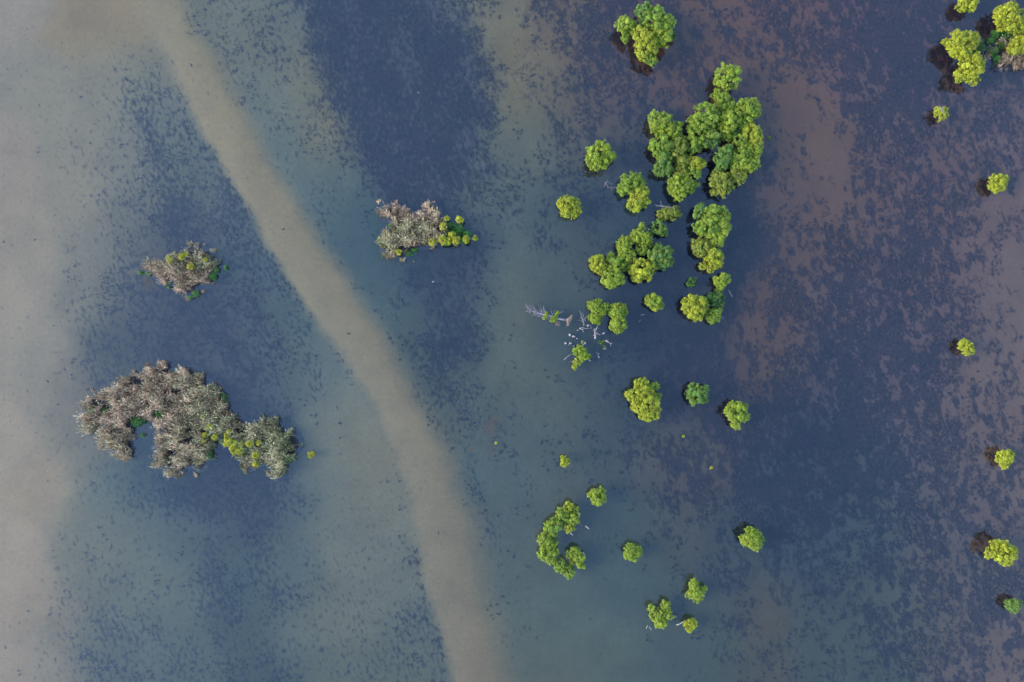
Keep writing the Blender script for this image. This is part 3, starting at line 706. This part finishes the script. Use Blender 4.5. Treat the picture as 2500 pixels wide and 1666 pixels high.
def island(name, label, z, pts, tan_fn, green, lean, group=None, dens=25, no_reed=None, olive=None):
    poly = zpoly(z, pts)
    c = poly.mean(0); base = np.array([c[0], c[1], 0.0])
    root = thing(name, label, 'reed island', base, group)
    # mud body: a low bank rising from the bed
    lo, hi = poly.min(0) - 1.0, poly.max(0) + 1.0
    gx = np.arange(lo[0], hi[0], 0.45); gy = np.arange(lo[1], hi[1], 0.45)
    A, B = np.meshgrid(gx, gy, indexing='ij'); Q = np.stack([A.ravel(), B.ravel()], 1)
    d = edge_dist(Q, poly); d = np.where(inside(Q, poly), d, -d) + 0.7 * (fbm(Q[:, 0], Q[:, 1], 3) - 0.5)
    zz = BED_Z - 0.05 + (0.83 - 0.02 + BED_Z * 0) * sstep(-0.3, 0.75, d) + 0.06 * (fbm(Q[:, 0] * 1.5, Q[:, 1] * 1.5, 2) - 0.5)
    iw, jw = np.meshgrid(np.arange(len(gx) - 1), np.arange(len(gy) - 1), indexing='ij')
    q0 = (iw * len(gy) + jw).ravel(); Fq = np.stack([q0, q0 + len(gy), q0 + len(gy) + 1, q0 + 1], 1)
    Fq = Fq[(d[Fq] > -0.5).any(1)]
    use = np.unique(Fq); remap = np.full(len(Q), -1); remap[use] = np.arange(len(use))
    V = np.concatenate([Q[use] - base[:2], zz[use][:, None]], 1)
    link('mud_bank', mesh_arrays('mud_bank', V, remap[Fq], M_MUD, None, True), root)
    # reeds
    lo, hi = poly.min(0) - 0.3, poly.max(0) + 0.3
    P = rng.uniform(lo, hi, (int(dens * np.prod(hi - lo)), 2))
    ins = inside(P, poly); D = edge_dist(P, poly); D = np.where(ins, D, -D)
    fr = fbm(P[:, 0] * 0.9, P[:, 1] * 0.9, 3)
    keep = D > (fr - 0.44) * 4.0
    if no_reed is not None:
        for (cx, cy, ra, rb) in no_reed:
            s = ZOOMS[z][2]; q = px(*zp(z, cx, cy), 0.9)[:2]
            keep &= (((P - q) / np.array([ra / s * S, rb / s * S])) ** 2).sum(1) > rng.uniform(0.7, 1.15, len(P))
    P = P[keep]; D = D[keep]
    gaps = fbm(P[:, 0] * 0.55 + 9, P[:, 1] * 0.55, 3)
    P, D = P[gaps < 0.66], D[gaps < 0.66]
    qx = (P[:, 0] / S + 1250 - ZOOMS[z][0]) * ZOOMS[z][2]; qy = (833 - P[:, 1] / S - ZOOMS[z][1]) * ZOOMS[z][2]
    tf = tan_fn(qx, qy) + 0.7 * (fbm(P[:, 0] * 0.3 + 3, P[:, 1] * 0.3, 3) - 0.5)
    V, F, T = reeds(P, D, base, np.clip(tf, 0, 1), lean)
    o = link('reeds', mesh_arrays('reeds', V, F, M_REED, T), root, kind='stuff')
    V, F, T = ground_plants(green, z, base)
    if olive:
        V, F, T = merge([(V, F, T), ground_plants(olive, z, base, (0.10, 0.12, 0.014))])
    link('ground_plants', mesh_arrays('ground_plants', V, F, M_LEAF, T), root, kind='stuff')
    return root

R1 = [(120, 590), (175, 540), (165, 460), (240, 440), (330, 380), (390, 370), (440, 310), (480, 260), (560, 220), (620, 180), (700, 190), (790, 170), (800, 125), (840, 130), (880, 150), (900, 90), (960, 90), (1020, 150), (1080, 165), (1110, 125), (1200, 130), (1260, 160), (1310, 210), (1340, 270), (1400, 320), (1460, 330), (1510, 400), (1530, 470), (1550, 520), (1560, 580), (1600, 560), (1640, 600), (1700, 630), (1800, 640), (1860, 620), (1920, 620), (1950, 580), (2000, 600), (2010, 660), (2070, 700), (2140, 720), (2190, 790), (2220, 840), (2200, 910), (2150, 960), (2110, 1010), (2090, 1060), (2060, 1120), (2040, 1170), (1960, 1200), (1930, 1130), (1900, 1110), (1860, 1060), (1800, 1080), (1720, 1120), (1670, 1070), (1720, 1040), (1640, 1010), (1590, 960), (1560, 890), (1490, 840), (1420, 840), (1390, 880), (1390, 950), (1340, 1030), (1320, 1090), (1240, 1135), (1170, 1080), (1130, 1130), (1080, 1130), (1020, 1160), (960, 1150), (950, 1100), (860, 1080), (830, 1040), (860, 1000), (820, 950), (800, 870), (860, 870), (880, 800), (880, 700), (850, 640), (770, 610), (720, 660), (640, 690), (640, 780), (620, 850), (630, 960), (590, 1000), (520, 980), (430, 940), (360, 890), (330, 800), (345, 740), (395, 650), (330, 680), (280, 750), (200, 770), (160, 700), (140, 640)]
island('reed_island', 'long arched reed island with a horseshoe bay and a tapering tail', 'R1', R1,
       lambda x, y: 0.88 - 0.45 * sstep(1050, 1500, x) - 0.25 * sstep(650, 450, y) * 0 - 0.2 * sstep(500, 800, y),
       [(905, 570, 62, 58), (690, 645, 75, 52), (400, 555, 42), (265, 545, 42, 28), (455, 450, 26), (1492, 420, 26, 48), (950, 1015, 25), (1360, 950, 38, 50), (1480, 830, 32, 24), (1870, 985, 46, 40), (2095, 1000, 26), (1735, 880, 18, 30), (1380, 870, 25, 30), (735, 775, 18)],
       math.radians(150), no_reed=[(905, 570, 58, 54), (690, 645, 80, 55), (400, 555, 40, 40), (265, 545, 38, 24), (455, 450, 22, 22), (1492, 420, 22, 44), (1480, 830, 26, 20)], olive=[(1240, 580, 62, 45)])
R2 = [(260, 650), (360, 650), (430, 580), (600, 570), (750, 600), (850, 600), (880, 500), (960, 460), (1080, 470), (1150, 420), (1230, 350), (1240, 260), (1400, 270), (1440, 350), (1520, 340), (1620, 340), (1700, 420), (1650, 500), (1680, 570), (1780, 590), (1840, 650), (1820, 740), (1750, 770), (1640, 860), (1600, 920), (1650, 1070), (1560, 1100), (1420, 1110), (1330, 1200), (1240, 1260), (1190, 1320), (1130, 1250), (1100, 1190), (980, 1180), (940, 1050), (860, 1000), (770, 1060), (720, 1000), (680, 920), (560, 870), (400, 770), (300, 720)]
island('reed_island', 'small ragged reed island, roughly triangular, with a few yellow shrubs', 'R2', R2,
       lambda x, y: 0.6 + 0.35 * sstep(650, 950, y) - 0.15 * sstep(1300, 1700, x),
       [(1700, 900, 85, 75), (1770, 770, 45, 60), (1370, 1230, 75, 65), (1270, 1310, 45, 40), (450, 840, 40, 45), (300, 830, 45, 45), (1150, 620, 70, 50), (1310, 620, 40), (850, 1110, 26, 22), (1940, 730, 32, 55), (850, 1010, 40, 25)],
       math.radians(160), no_reed=[(1700, 900, 80, 70), (1370, 1230, 60, 55)])
R3 = [(260, 310), (370, 310), (390, 240), (470, 250), (600, 270), (700, 310), (820, 330), (900, 380), (1010, 400), (1060, 330), (1130, 270), (1130, 210), (1230, 230), (1300, 250), (1380, 330), (1400, 400), (1440, 470), (1540, 520), (1560, 590), (1700, 600), (1800, 660), (1900, 750), (1930, 850), (1900, 930), (1780, 950), (1680, 970), (1560, 960), (1400, 980), (1250, 1000), (1130, 1040), (1020, 1050), (900, 1150), (800, 1180), (740, 1240), (680, 1180), (600, 1190), (470, 1190), (390, 1130), (330, 1070), (290, 950), (285, 830), (340, 900), (380, 860), (400, 770), (440, 700), (480, 640), (500, 570), (440, 540), (380, 570), (340, 510), (340, 440), (260, 380)]
island('reed_island', 'wedge-shaped reed island with a dark green point dotted with yellow shrubs', 'R3', R3,
       lambda x, y: 0.95 - 0.5 * sstep(480, 720, y) - 0.2 * sstep(1300, 1500, x),
       [(1700, 690, 110, 90), (1640, 800, 120, 100), (1850, 800, 80, 75), (1560, 640, 70, 60), (1500, 780, 70, 90), (1780, 910, 110, 45), (1480, 950, 80, 40), (930, 1070, 70, 40), (840, 1130, 60, 45), (500, 640, 35, 40), (660, 690, 60, 50), (1600, 930, 60, 35)],
       math.radians(120), no_reed=[(1720, 780, 230, 190), (1560, 800, 90, 90), (880, 1100, 100, 45)], olive=[(310, 900, 30, 70), (370, 990, 45, 35), (455, 740, 25, 35)])
R4 = [(1115, 660), (1180, 560), (1230, 520), (1180, 420), (1260, 350), (1400, 400), (1500, 480), (1600, 400), (1720, 420), (1720, 830), (1568, 840), (1440, 850), (1340, 885), (1280, 860), (1250, 790), (1170, 730)]
island('reed_island', 'reed islet in the corner with tall yellow trees and a tangle of dark plants', 'L', R4,
       lambda x, y: 0.35 + 0.5 * sstep(650, 750, y) + 0 * x,
       [(1230, 430, 55, 60), (1170, 510, 50, 40), (1200, 640, 80, 60), (1250, 740, 45, 55), (1360, 420, 60, 50), (1460, 440, 60, 60), (1320, 560, 60, 50)],
       math.radians(180), no_reed=[(1300, 430, 160, 90)])

# ------------------------------------------------------------------ yellow shrubs on and by the islands
def shrub(label, z, x, y, r, hue='y', group=None, h=None):
    s = ZOOMS[z][2]; rm = r / s * S
    hh = h if h is not None else 0.6 * rm + 1.35
    p = px(*zp(z, x, y), hh); base = np.array([p[0], p[1], 0.02])
    root = thing('yellow_shrub', label, 'shrub', base, group)
    sub = max(0.09, 0.3 * rm)
    parts = [crown_lobe(p - base, rm, hue, sub, 0.075, 1.3, 0.8, -0.3)]
    for _ in range(3):
        a = rng.uniform(0, 6.28)
        parts.append(crown_lobe(p - base + np.array([math.cos(a), math.sin(a), 0]) * rm * 0.5, rm * 0.55, hue, sub, 0.075, 1.2, 0.8, -0.3))
    V, F, T = merge(parts)
    T = T * np.array([1.12, 0.98, 0.9]) * np.repeat(np.exp(rng.normal(0, 0.25, len(T) // 4)), 4)[:, None]
    link('crown', mesh_arrays('crown', V, F, M_LEAF, T), root)
    tb = Tubes(5)
    tb.add(wiggle((0, 0, -0.1), p - base, 3, 0.03), (0.05, 0.04, 0.02))
    for _ in range(3):
        tb.add(wiggle((p - base) * 0.4, p - base + rdir(1)[0] * rm * 0.6, 3, 0.05), (0.03, 0.02, 0.01))
    link('stem', tb.mesh('stem', M_BARK), root)

ga = 'yellow shrubs on the arched reed island'
for lab, spots in [
    ('small yellow shrub scattered in the reeds between the horseshoe bay and the tail bay', [(1380, 690, 22), (1345, 712, 15), (1330, 770, 22), (1425, 790, 27), (1315, 825, 14)]),
    ('tiny yellow shrub beside an olive patch in the body of the arched island', [(1305, 598, 14)]),
    ('yellow shrub of the pair just behind the tight cluster on the arched island', [(1555, 738, 22), (1535, 775, 24)]),
    ('yellow shrub in the tight cluster at the inner corner of the tail bay', [(1550, 835, 38), (1595, 860, 38), (1597, 915, 28), (1650, 910, 34), (1515, 855, 18)]),
    ('yellow shrub in the loose row along the middle of the tail', [(1663, 850, 22), (1752, 850, 33), (1828, 840, 25)]),
    ('single yellow shrub above a strip of green plants on the tail of the arched island', [(1805, 950, 32)]),
    ('single yellow shrub on the ragged fringe of the tail of the arched island', [(1803, 1035, 26)])]:
    for (x, y, r) in spots:
        shrub(lab, 'R1', x, y, r, 'y', ga)
gb = 'yellow shrubs on the triangular reed island'
for lab, spots in [
    ('yellow shrub at the notched reed edge of the triangular island', [(900, 580, 55)]),
    ('larger yellow shrub of the joined pair on the triangular island', [(1130, 520, 58)]),
    ('smaller yellow shrub of the joined pair on the triangular island', [(1210, 490, 42)]),
    ('yellow shrub alone in the middle of the triangular island', [(1290, 720, 58)]),
    ('smallest yellow shrub, half hidden in the reeds of the triangular island', [(1580, 590, 34)])]:
    for (x, y, r) in spots:
        shrub(lab, 'R2', x, y, r, 'y', gb)
gc = 'yellow shrubs on the wedge-shaped reed island'
for lab, spots in [
    ('small yellow shrub where the reeds meet the top of the dark green point', [(1500, 530, 44)]),
    ('yellow shrub standing off the upper edge of the dark green point', [(1720, 555, 55)]),
    ('yellow shrub on the border between reeds and the dark green point', [(1440, 665, 58)]),
    ('yellow shrub in the middle of the dark green point', [(1590, 810, 50)]),
    ('yellow shrub on the lower edge of the dark green point, beside the joined pair', [(1660, 910, 62)]),
    ('larger yellow shrub of the joined pair on the lower edge of the wedge-shaped island', [(1430, 910, 72)]),
    ('smaller yellow shrub of the joined pair on the lower edge of the wedge-shaped island', [(1520, 920, 58)]),
    ('yellow shrub at the reed edge, away from the dark green point', [(1245, 940, 52)]),
    ('yellow shrub at the very tip of the dark green point', [(1840, 890, 52)]),
    ('small yellow shrub at the blunt foot of the wedge-shaped island', [(660, 1110, 45)])]:
    for (x, y, r) in spots:
        shrub(lab, 'R3', x, y, r, 'y', gc)
shrub('yellow shrub in the water just off the point of the wedge-shaped island', 'R3', 1995, 865, 40, 'y', None, 0.4)
shrub('tiny yellow shrub alone in the water off the tail of the arched island', 'R1', 2315, 950, 28, 'y', None, 0.35)
gd = 'tiny sprigs rising from open water'
for (x, y, r) in [(1570, 1003, 2.6), (1634, 1075, 2.8)]:
    shrub('tiny yellow sprig rising from open water over the dark weed bed', 'X', x, y, r, 'y', gd, 0.15)
shrub('tiny yellow sprig by the reddish bare patch', 'X', 1139, 1018, 2.4, 'y', None, 0.12)
shrub('tiny green sprig floating beside the bright outer tree of the grove', 'B', 2245, 645, 16, 'g', None, 0.12)

# ------------------------------------------------------------------ dead wood
def wood(name, label, cat, z, limbs, mat, group=None, sides=6):
    """limbs: (x0,y0,h0, x1,y1,h1, r0, r1)"""
    pts = [px(*zp(z, l[0], l[1]), l[2]) for l in limbs]
    base = np.array([pts[0][0], pts[0][1], -0.05])
    tb = Tubes(sides)
    for l in limbs:
        a = px(*zp(z, l[0], l[1]), l[2]) - base; b = px(*zp(z, l[3], l[4]), l[5]) - base
        n = 5 if np.linalg.norm(b - a) > 0.8 else 3
        tb.add(wiggle(a, b, n, 0.03), np.linspace(l[6], l[7], n))
    o = link(name, tb.mesh(name, mat), None, base)
    return tag(o, label, cat, group)

# fallen dead tree with root plate, fan of bare branches and a few live tufts
t0 = px(*zp('F', 900, 420), 0.5)
base = np.array([t0[0], t0[1], 0.0])
root = thing('fallen_tree', 'fallen dead tree lying in the water with a fan of bare branches and upturned roots', 'fallen tree', base)
FP = lambda x, y, h: px(*zp('F', x, y), h) - base
tb = Tubes(7)
line = [(900, 420, .45), (760, 395, .4), (610, 345, .38), (480, 315, .35), (350, 285, .3), (240, 250, .25), (150, 225, .2)]
tb.add([FP(*p) for p in line], [0.20, 0.15, 0.13, 0.11, 0.09, 0.06, 0.025])
link('trunk', tb.mesh('trunk', M_PALE), root)
tb = Tubes(4)
for k in range(58):
    f = rng.uniform(0.30, 1.0); i = min(int(f * 6), 5); g_ = f * 6 - i
    a = np.array(line[i]) * (1 - g_) + np.array(line[i + 1]) * g_
    sgn = 1 if k % 2 else -1
    ln = (150 if sgn > 0 else 95) * (1.15 - 0.55 * f) * rng.uniform(0.6, 1.2)
    ang = math.radians(rng.uniform(28, 58)) * sgn
    dx, dy = -math.cos(0.24) * math.cos(ang) - 0.24 * math.sin(ang) * 0, -math.sin(ang) - 0.2
    e = (a[0] + ln * dx, a[1] + ln * dy, rng.uniform(-0.1, 0.9))
    pts = wiggle(FP(*a), FP(*e), 4, 0.05)
    tb.add(pts, np.linspace(0.055, 0.02, 4))
    for _ in range(3):
        m_ = pts[rng.integers(1, 4)]
        tb.add(wiggle(m_, m_ + (pts[3] - pts[0]) * 0.35 + rdir(1)[0] * 0.22, 3, 0.06), (0.03, 0.022, 0.014))
for (x0, y0, x1, y1) in [(500, 300, 450, 130), (620, 340, 610, 210), (640, 350, 680, 220), (690, 370, 880, 230), (720, 380, 810, 220)]:
    tb.add(wiggle(FP(x0, y0, .4), FP(x1, y1, .5), 5, 0.04), np.linspace(0.07, 0.025, 5))
link('bare_branches', tb.mesh('bare_branches', M_DEAD), root)
tb = Tubes(5)
for k in range(70):
    a = FP(930 + rng.uniform(-15, 25), 425 + rng.uniform(-30, 30), rng.uniform(0.1, 0.9))
    t_ = rng.uniform(-1, 1)
    e = FP(975 + 55 * -t_ + rng.uniform(-25, 40), 425 + 125 * t_, rng.uniform(-0.1, 1.3))
    tb.add(wiggle(a, e, 4, 0.08), np.linspace(0.05, 0.015, 4))
link('roots', tb.mesh('roots', M_ROOT), root)
parts = []
for (x, y, r, h) in [(510, 320, 45, .6), (480, 375, 30, .5), (660, 410, 62, .6), (740, 290, 40, .7), (700, 370, 42, .6), (540, 275, 22, .6)]:
    parts.append(crown_lobe(FP(x, y, h), r / 8.114 * S, 'l', 0.13, 0.075, 1.0))
V, F, T = merge(parts); link('green_tufts', mesh_arrays('green_tufts', V, F, M_LEAF, T), root)
tb = Tubes(4)
for k in range(26):
    a = FP(760 + rng.uniform(-60, 40), 480 + rng.uniform(-35, 40), 0.05)
    tb.add(wiggle(a, a + np.array([*(rng.normal(0, 0.35, 2)), rng.uniform(0, 0.3)]), 3, 0.1), (0.025, 0.02, 0.01))
link('twigs', tb.mesh('twigs', M_ROOT), root)

def snag(label, z, limbs, mat=M_DEAD, twigs=0, group=None):
    ll = list(limbs)
    for l in limbs:
        for _ in range(twigs):
            f = rng.uniform(0.35, 0.9)
            x = l[0] + (l[3] - l[0]) * f; y = l[1] + (l[4] - l[1]) * f; h = l[2] + (l[5] - l[2]) * f
            dx, dy = (l[3] - l[0]) * 0.35, (l[4] - l[1]) * 0.35; an = rng.choice([-1, 1]) * rng.uniform(0.4, 0.9)
            ll.append((x, y, h, x + dx * math.cos(an) - dy * math.sin(an), y + dx * math.sin(an) + dy * math.cos(an), h + rng.uniform(-.1, .3), l[7] * 1.1, l[7] * 0.5))
    return wood('dead_snag', label, 'dead tree', z, ll, mat, group, 5)

snag('bare dead snag with branches spreading like an open hand', 'F', [(1265, 530, 0, 1245, 430, .8, .10, .08), (1245, 430, .8, 1180, 235, 1.5, .06, .025), (1245, 430, .8, 1250, 290, 1.4, .05, .02), (1245, 430, .8, 1155, 420, 1.0, .04, .02), (1245, 430, .8, 1200, 370, 1.1, .04, .02), (1245, 430, .8, 1335, 340, 1.2, .05, .02), (1260, 400, .9, 1300, 440, .9, .03, .015), (1225, 350, 1.1, 1180, 380, 1.2, .03, .015)], twigs=2)
snag('pinkish dead snag with a stout broken trunk and side forks', 'F', [(1485, 790, 0, 1480, 680, .5, .16, .11), (1480, 680, .5, 1465, 590, .9, .09, .05), (1485, 650, .6, 1540, 530, 1.2, .07, .03), (1485, 690, .5, 1595, 710, .6, .06, .025), (1475, 650, .7, 1440, 620, .9, .05, .02), (1485, 670, .5, 1535, 670, .8, .04, .02)], M_PALE, 1)
snag('white forked branch beside drifting leaves', 'F', [(1680, 830, .1, 1790, 885, .4, .08, .05), (1790, 885, .4, 1820, 875, .5, .05, .04), (1785, 885, .4, 1795, 945, .3, .04, .02), (1690, 830, .2, 1750, 835, .3, .07, .05), (1725, 835, .3, 1730, 805, .4, .03, .02)], M_PALE)
snag('spidery dead twigs lying beside the two-tone tree', 'M', [(1090, 945, .1, 980, 970, .2, .04, .025), (1000, 965, .2, 920, 940, .3, .03, .02), (940, 950, .2, 900, 900, .4, .035, .02), (875, 940, .1, 905, 870, .5, .04, .03), (905, 870, .4, 985, 900, .4, .025, .012), (910, 880, .4, 925, 840, .5, .02, .012)], M_DEAD, 3)
snag('bare pinkish dead trunk with one upright stub, beside the olive bush', 'C', [(1270, 145, .1, 1110, 125, .2, .13, .10), (1110, 125, .2, 1040, 105, .2, .10, .05), (1118, 120, .2, 1115, 55, .9, .07, .03), (1135, 150, .1, 1110, 185, .3, .05, .03), (1070, 120, .2, 1050, 135, .2, .04, .03), (1190, 130, .2, 1230, 118, .3, .04, .02)], M_PALE)
snag('pale forked branch rising at the edge of the dark pool under the arch', 'B', [(1640, 665, .4, 1705, 590, 2.4, .05, .02), (1655, 650, .9, 1690, 655, 1.6, .03, .015)], M_PALE)
snag('reddish broken stick standing in the dark pool', 'B', [(1815, 775, 0, 1858, 665, 1.8, .07, .05), (1845, 690, 1.4, 1830, 680, 1.7, .03, .02)], M_PALE)
snag('grey forked twig low over the dark pool', 'B', [(1440, 835, 0, 1495, 765, .9, .05, .02), (1460, 810, .3, 1485, 820, .6, .03, .015), (1460, 810, .3, 1435, 815, .6, .03, .015)], M_DEAD)
snag('small Y-shaped grey twig in the dark pool', 'B', [(1550, 800, 0, 1585, 755, .8, .045, .02), (1575, 770, .5, 1600, 800, .6, .03, .015)], M_DEAD)
snag('thin grey stick beside the oval tree in the dark pool', 'B', [(1785, 945, 0, 1830, 890, .8, .045, .02)], M_DEAD)
snag('short grey stick by the loose olive tree at the pool mouth', 'B', [(1800, 1120, .3, 1795, 1085, 1.2, .04, .02), (1805, 1125, .3, 1830, 1110, 1.0, .03, .02)], M_DEAD)
snag('pale twig at the side of the olive-yellow row tree', 'C', [(1530, 630, .2, 1480, 610, .8, .04, .02), (1530, 640, .2, 1495, 660, .6, .03, .015)], M_DEAD)

def log(label, z, x0, y0, x1, y1, r, mat=M_PALE, group=None, knob=True):
    ll = [(x0, y0, 0.03, x1, y1, 0.06, r, r * 0.7)]
    if knob:
        f = 0.6; ll.append((x0 + (x1 - x0) * f, y0 + (y1 - y0) * f, 0.05, x0 + (x1 - x0) * 0.75 + (y1 - y0) * 0.08, y0 + (y1 - y0) * 0.75 - (x1 - x0) * 0.08, 0.22, r * 0.45, r * 0.25))
    return wood('floating_log', label, 'log', z, ll, mat, group, 7)

log('grey pole floating between the spread-hand snag and the stumps', 'F', 1205, 575, 1385, 592, .07, M_DEAD)
log('slanting grey pole floating beside the small bright tree', 'F', 870, 1205, 1015, 1090, .07, M_DEAD)
log('pinkish log resting against the small golden bush', 'I', 890, 1330, 1025, 1272, .11)
log('pale bleached log at the mouth of the bay-shaped clump', 'H', 828, 1095, 870, 1172, .11)
log('pale pole with a thick end floating off the small bright round tree', 'C', 2030, 1278, 1975, 1195, .09, M_DEAD)
log('short pale log drifting off the small round green tree', 'H', 868, 722, 918, 768, .12)
log('broken pale log end under the four-headed tree', 'H', 650, 815, 688, 855, .12)
log('short white stick drifting below the heart-shaped tree', 'I', 500, 1355, 530, 1405, .06)
log('crooked white stick drifting below the heart-shaped tree, with a knob', 'I', 478, 1335, 455, 1385, .06)
log('grey driftwood chunk between the heart-shaped tree and the golden bush', 'I', 870, 1200, 900, 1225, .08, M_DEAD)
log('thin grey stick beside the spread-hand snag at the water line', 'F', 1390, 520, 1408, 600, .05, M_DEAD)
log('thin pale stick floating out in the open below the single compact tree', 'D', 1195, 352, 1232, 348, .05, M_DEAD)
log('faint slanting stick half sunk below the single compact tree', 'D', 1175, 420, 1195, 395, .04, M_DEAD)
log('dark waterlogged stick lying in the shallows beside the pale channel', 'P', 922, 1336, 934, 1339, .06, M_BARK, None, False)

# broken stumps just above the water
def stump(label, z, x, y, r, h=0.18, mat=M_PALE, group=None, elong=1.0, ang=0.0):
    s = ZOOMS[z][2]; rm = r / s * S
    p = px(*zp(z, x, y), h)
    k = 9; V = []; F = []
    a0 = rng.uniform(0, 6.28)
    for j, (zz, f) in enumerate(((BED_Z, 1.5), (-0.05, 1.1), (h * 0.7, 1.0), (h, 0.82))):
        for q in range(k):
            a = a0 + 2 * math.pi * q / k
            rr = rm * f * (1 + 0.18 * math.sin(3 * a + 1) + rng.normal(0, 0.06))
            x_, y_ = rr * math.cos(a) * elong, rr * math.sin(a)
            V.append((x_ * math.cos(ang) - y_ * math.sin(ang), x_ * math.sin(ang) + y_ * math.cos(ang), zz + (rng.normal(0, 0.04) if j == 3 else 0)))
    for j in range(3):
        for q in range(k):
            F.append((j * k + q, j * k + (q + 1) % k, (j + 1) * k + (q + 1) % k, (j + 1) * k + q))
    V.append((0, 0, h - 0.05)); c = len(V) - 1
    for q in range(k): F.append((3 * k + q, 3 * k + (q + 1) % k, c))
    me = bpy.data.meshes.new('stump'); me.from_pydata(V, [], F); me.update(); me.materials.append(mat)
    o = link('stump', me, None, (p[0], p[1], 0)); tag(o, label, 'stump', group)

gs = 'broken stumps beside the fallen tree'
lab = 'small pale broken stump in the dark water near the fallen tree'
for (x, y, r, e, a) in [(1197, 588, 13, 1, 0), (1240, 605, 11, 1.4, .4), (1145, 622, 8, 1, 0), (1350, 525, 14, 1.5, .5), (1062, 745, 15, 1.7, 0), (905, 880, 16, 1, 0), (1000, 880, 14, 1.6, -.1), (1258, 645, 6, 1, 0), (968, 915, 5, 1, 0), (1068, 938, 6, 1, 0), (1132, 785, 7, 1.2, 0), (1262, 912, 5, 1, 0)]:
    stump(lab, 'F', x, y, r, 0.18, M_PALE, gs, e, a)
stump('largest white stump, wedge-shaped, with a green sprig behind it', 'F', 1265, 872, 26, 0.25, M_PALE, None, 1.5, -0.4)
stump('hook-shaped pale stump with a side root near the fallen tree', 'F', 988, 715, 18, 0.22, M_PALE, None, 0.8, 0.2)
stump('oblong yellowish stump between the pinkish snag and the light green tree', 'F', 1660, 682, 13, 0.2, M_PALE, None, 1.6, 0.7)
stump('small brown stump below the drifting leaves', 'F', 1682, 980, 18, 0.15, M_ROOT, None, 1.3, -0.6)
gt = 'pale stumps off the small bright tree'
for (x, y, r, e, a) in [(1522, 1065, 8, 1, 0), (1555, 1095, 12, 1.5, .9), (1562, 1148, 12, 1.8, -1.0), (1390, 1225, 12, 1.4, -.3)]:
    stump('small grey stump in open water off the small bright tree', 'F', x, y, r, 0.15, M_DEAD, gt, e, a)
stump('dark stump beside the short pale log', 'H', 812, 722, 14, 0.15, M_BARK)
shrub('green sprig growing behind the largest white stump', 'F', 1236, 862, 24, 'g', None, 0.2)

def leaves_patch(label, z, spots, hue):
    p = px(*zp(z, spots[0][0], spots[0][1]), 0.1); base = np.array([p[0], p[1], 0.0])
    root = thing('leafy_branch', label, 'branch', base)
    parts = []; tb = Tubes(4); s = ZOOMS[z][2]
    for (x, y, r) in spots:
        c = px(*zp(z, x, y), 0.12) - base
        parts.append(crown_lobe(c, r / s * S, hue, 0.12, 0.07, 0.7, 0.5))
        tb.add(wiggle((0, 0, 0.0), c, 4, 0.05), (0.03, 0.025, 0.02, 0.01))
    V, F, T = merge(parts); link('leaves', mesh_arrays('leaves', V, F, M_LEAF, T), root)
    link('twig', tb.mesh('twig', M_BARK), root)
leaves_patch('sunken leafy branch trailing from the white forked branch', 'F', [(1660, 850, 34), (1600, 860, 30), (1555, 862, 22), (1615, 905, 24), (1670, 940, 22), (1655, 965, 18)], 'd')

# ------------------------------------------------------------------ water birds
def bird(label, z, x, y, ang, L_=0.45, mat=M_DUCK, group=None):
    prof = [(-.52, .10, .015), (-.45, .09, .07), (-.30, .07, .16), (-.05, .06, .20), (.18, .06, .18), (.32, .10, .12), (.36, .20, .075), (.37, .30, .07), (.42, .36, .085), (.50, .36, .065), (.56, .34, .03), (.66, .325, .022), (.68, .325, .008)]
    p = px(*zp(z, x, y), 0.1); k = 10; V = []; F = []
    for (t, zz, r) in prof:
        for q in range(k):
            a = 2 * math.pi * q / k
            V.append((t * L_ * 1.3, r * 1.15 * L_ * 1.4 * math.cos(a), (zz + r * 0.75 * math.sin(a)) * L_ * 1.2))
    for i in range(len(prof) - 1):
        for q in range(k):
            F.append((i * k + q, i * k + (q + 1) % k, (i + 1) * k + (q + 1) % k, (i + 1) * k + q))
    F.append(tuple(range(k))[::-1]); F.append(tuple((len(prof) - 1) * k + q for q in range(k)))
    me = bpy.data.meshes.new('duck'); me.from_pydata(V, [], F); me.update(); me.materials.append(mat)
    for f in me.polygons: f.use_smooth = True
    o = link('duck' if mat is M_DUCK else 'gull', me, None, (p[0], p[1], -0.02)); o.rotation_euler = (0, 0, ang)
    tag(o, label, 'bird', group)
gk = 'dark ducks swimming along the pale channel'
for (x, y, a) in [(439, 150, 2.2), (651, 527, 0.4), (801, 767, 2.8), (1007, 1225, 1.2)]:
    bird('small dark duck swimming in the pale muddy channel', 'X', x, y, a, 0.5, M_DUCK, gk)
gk = 'dark ducks on the pale open shallows'
for (x, y, a) in [(80, 551, 0.3), (8, 556, 1.0), (109, 877, 2.4)]:
    bird('small dark duck on the pale open shallows beyond the islands', 'X', x, y, a, 0.42, M_DUCK, gk)
bird('white bird resting on dark water below the wedge-shaped island', 'X', 995, 648, 0.8, 0.24, M_GULL)
bird('tiny white bird on the dark weed bed off the wedge-shaped island', 'X', 961, 213, 2.0, 0.14, M_GULL)
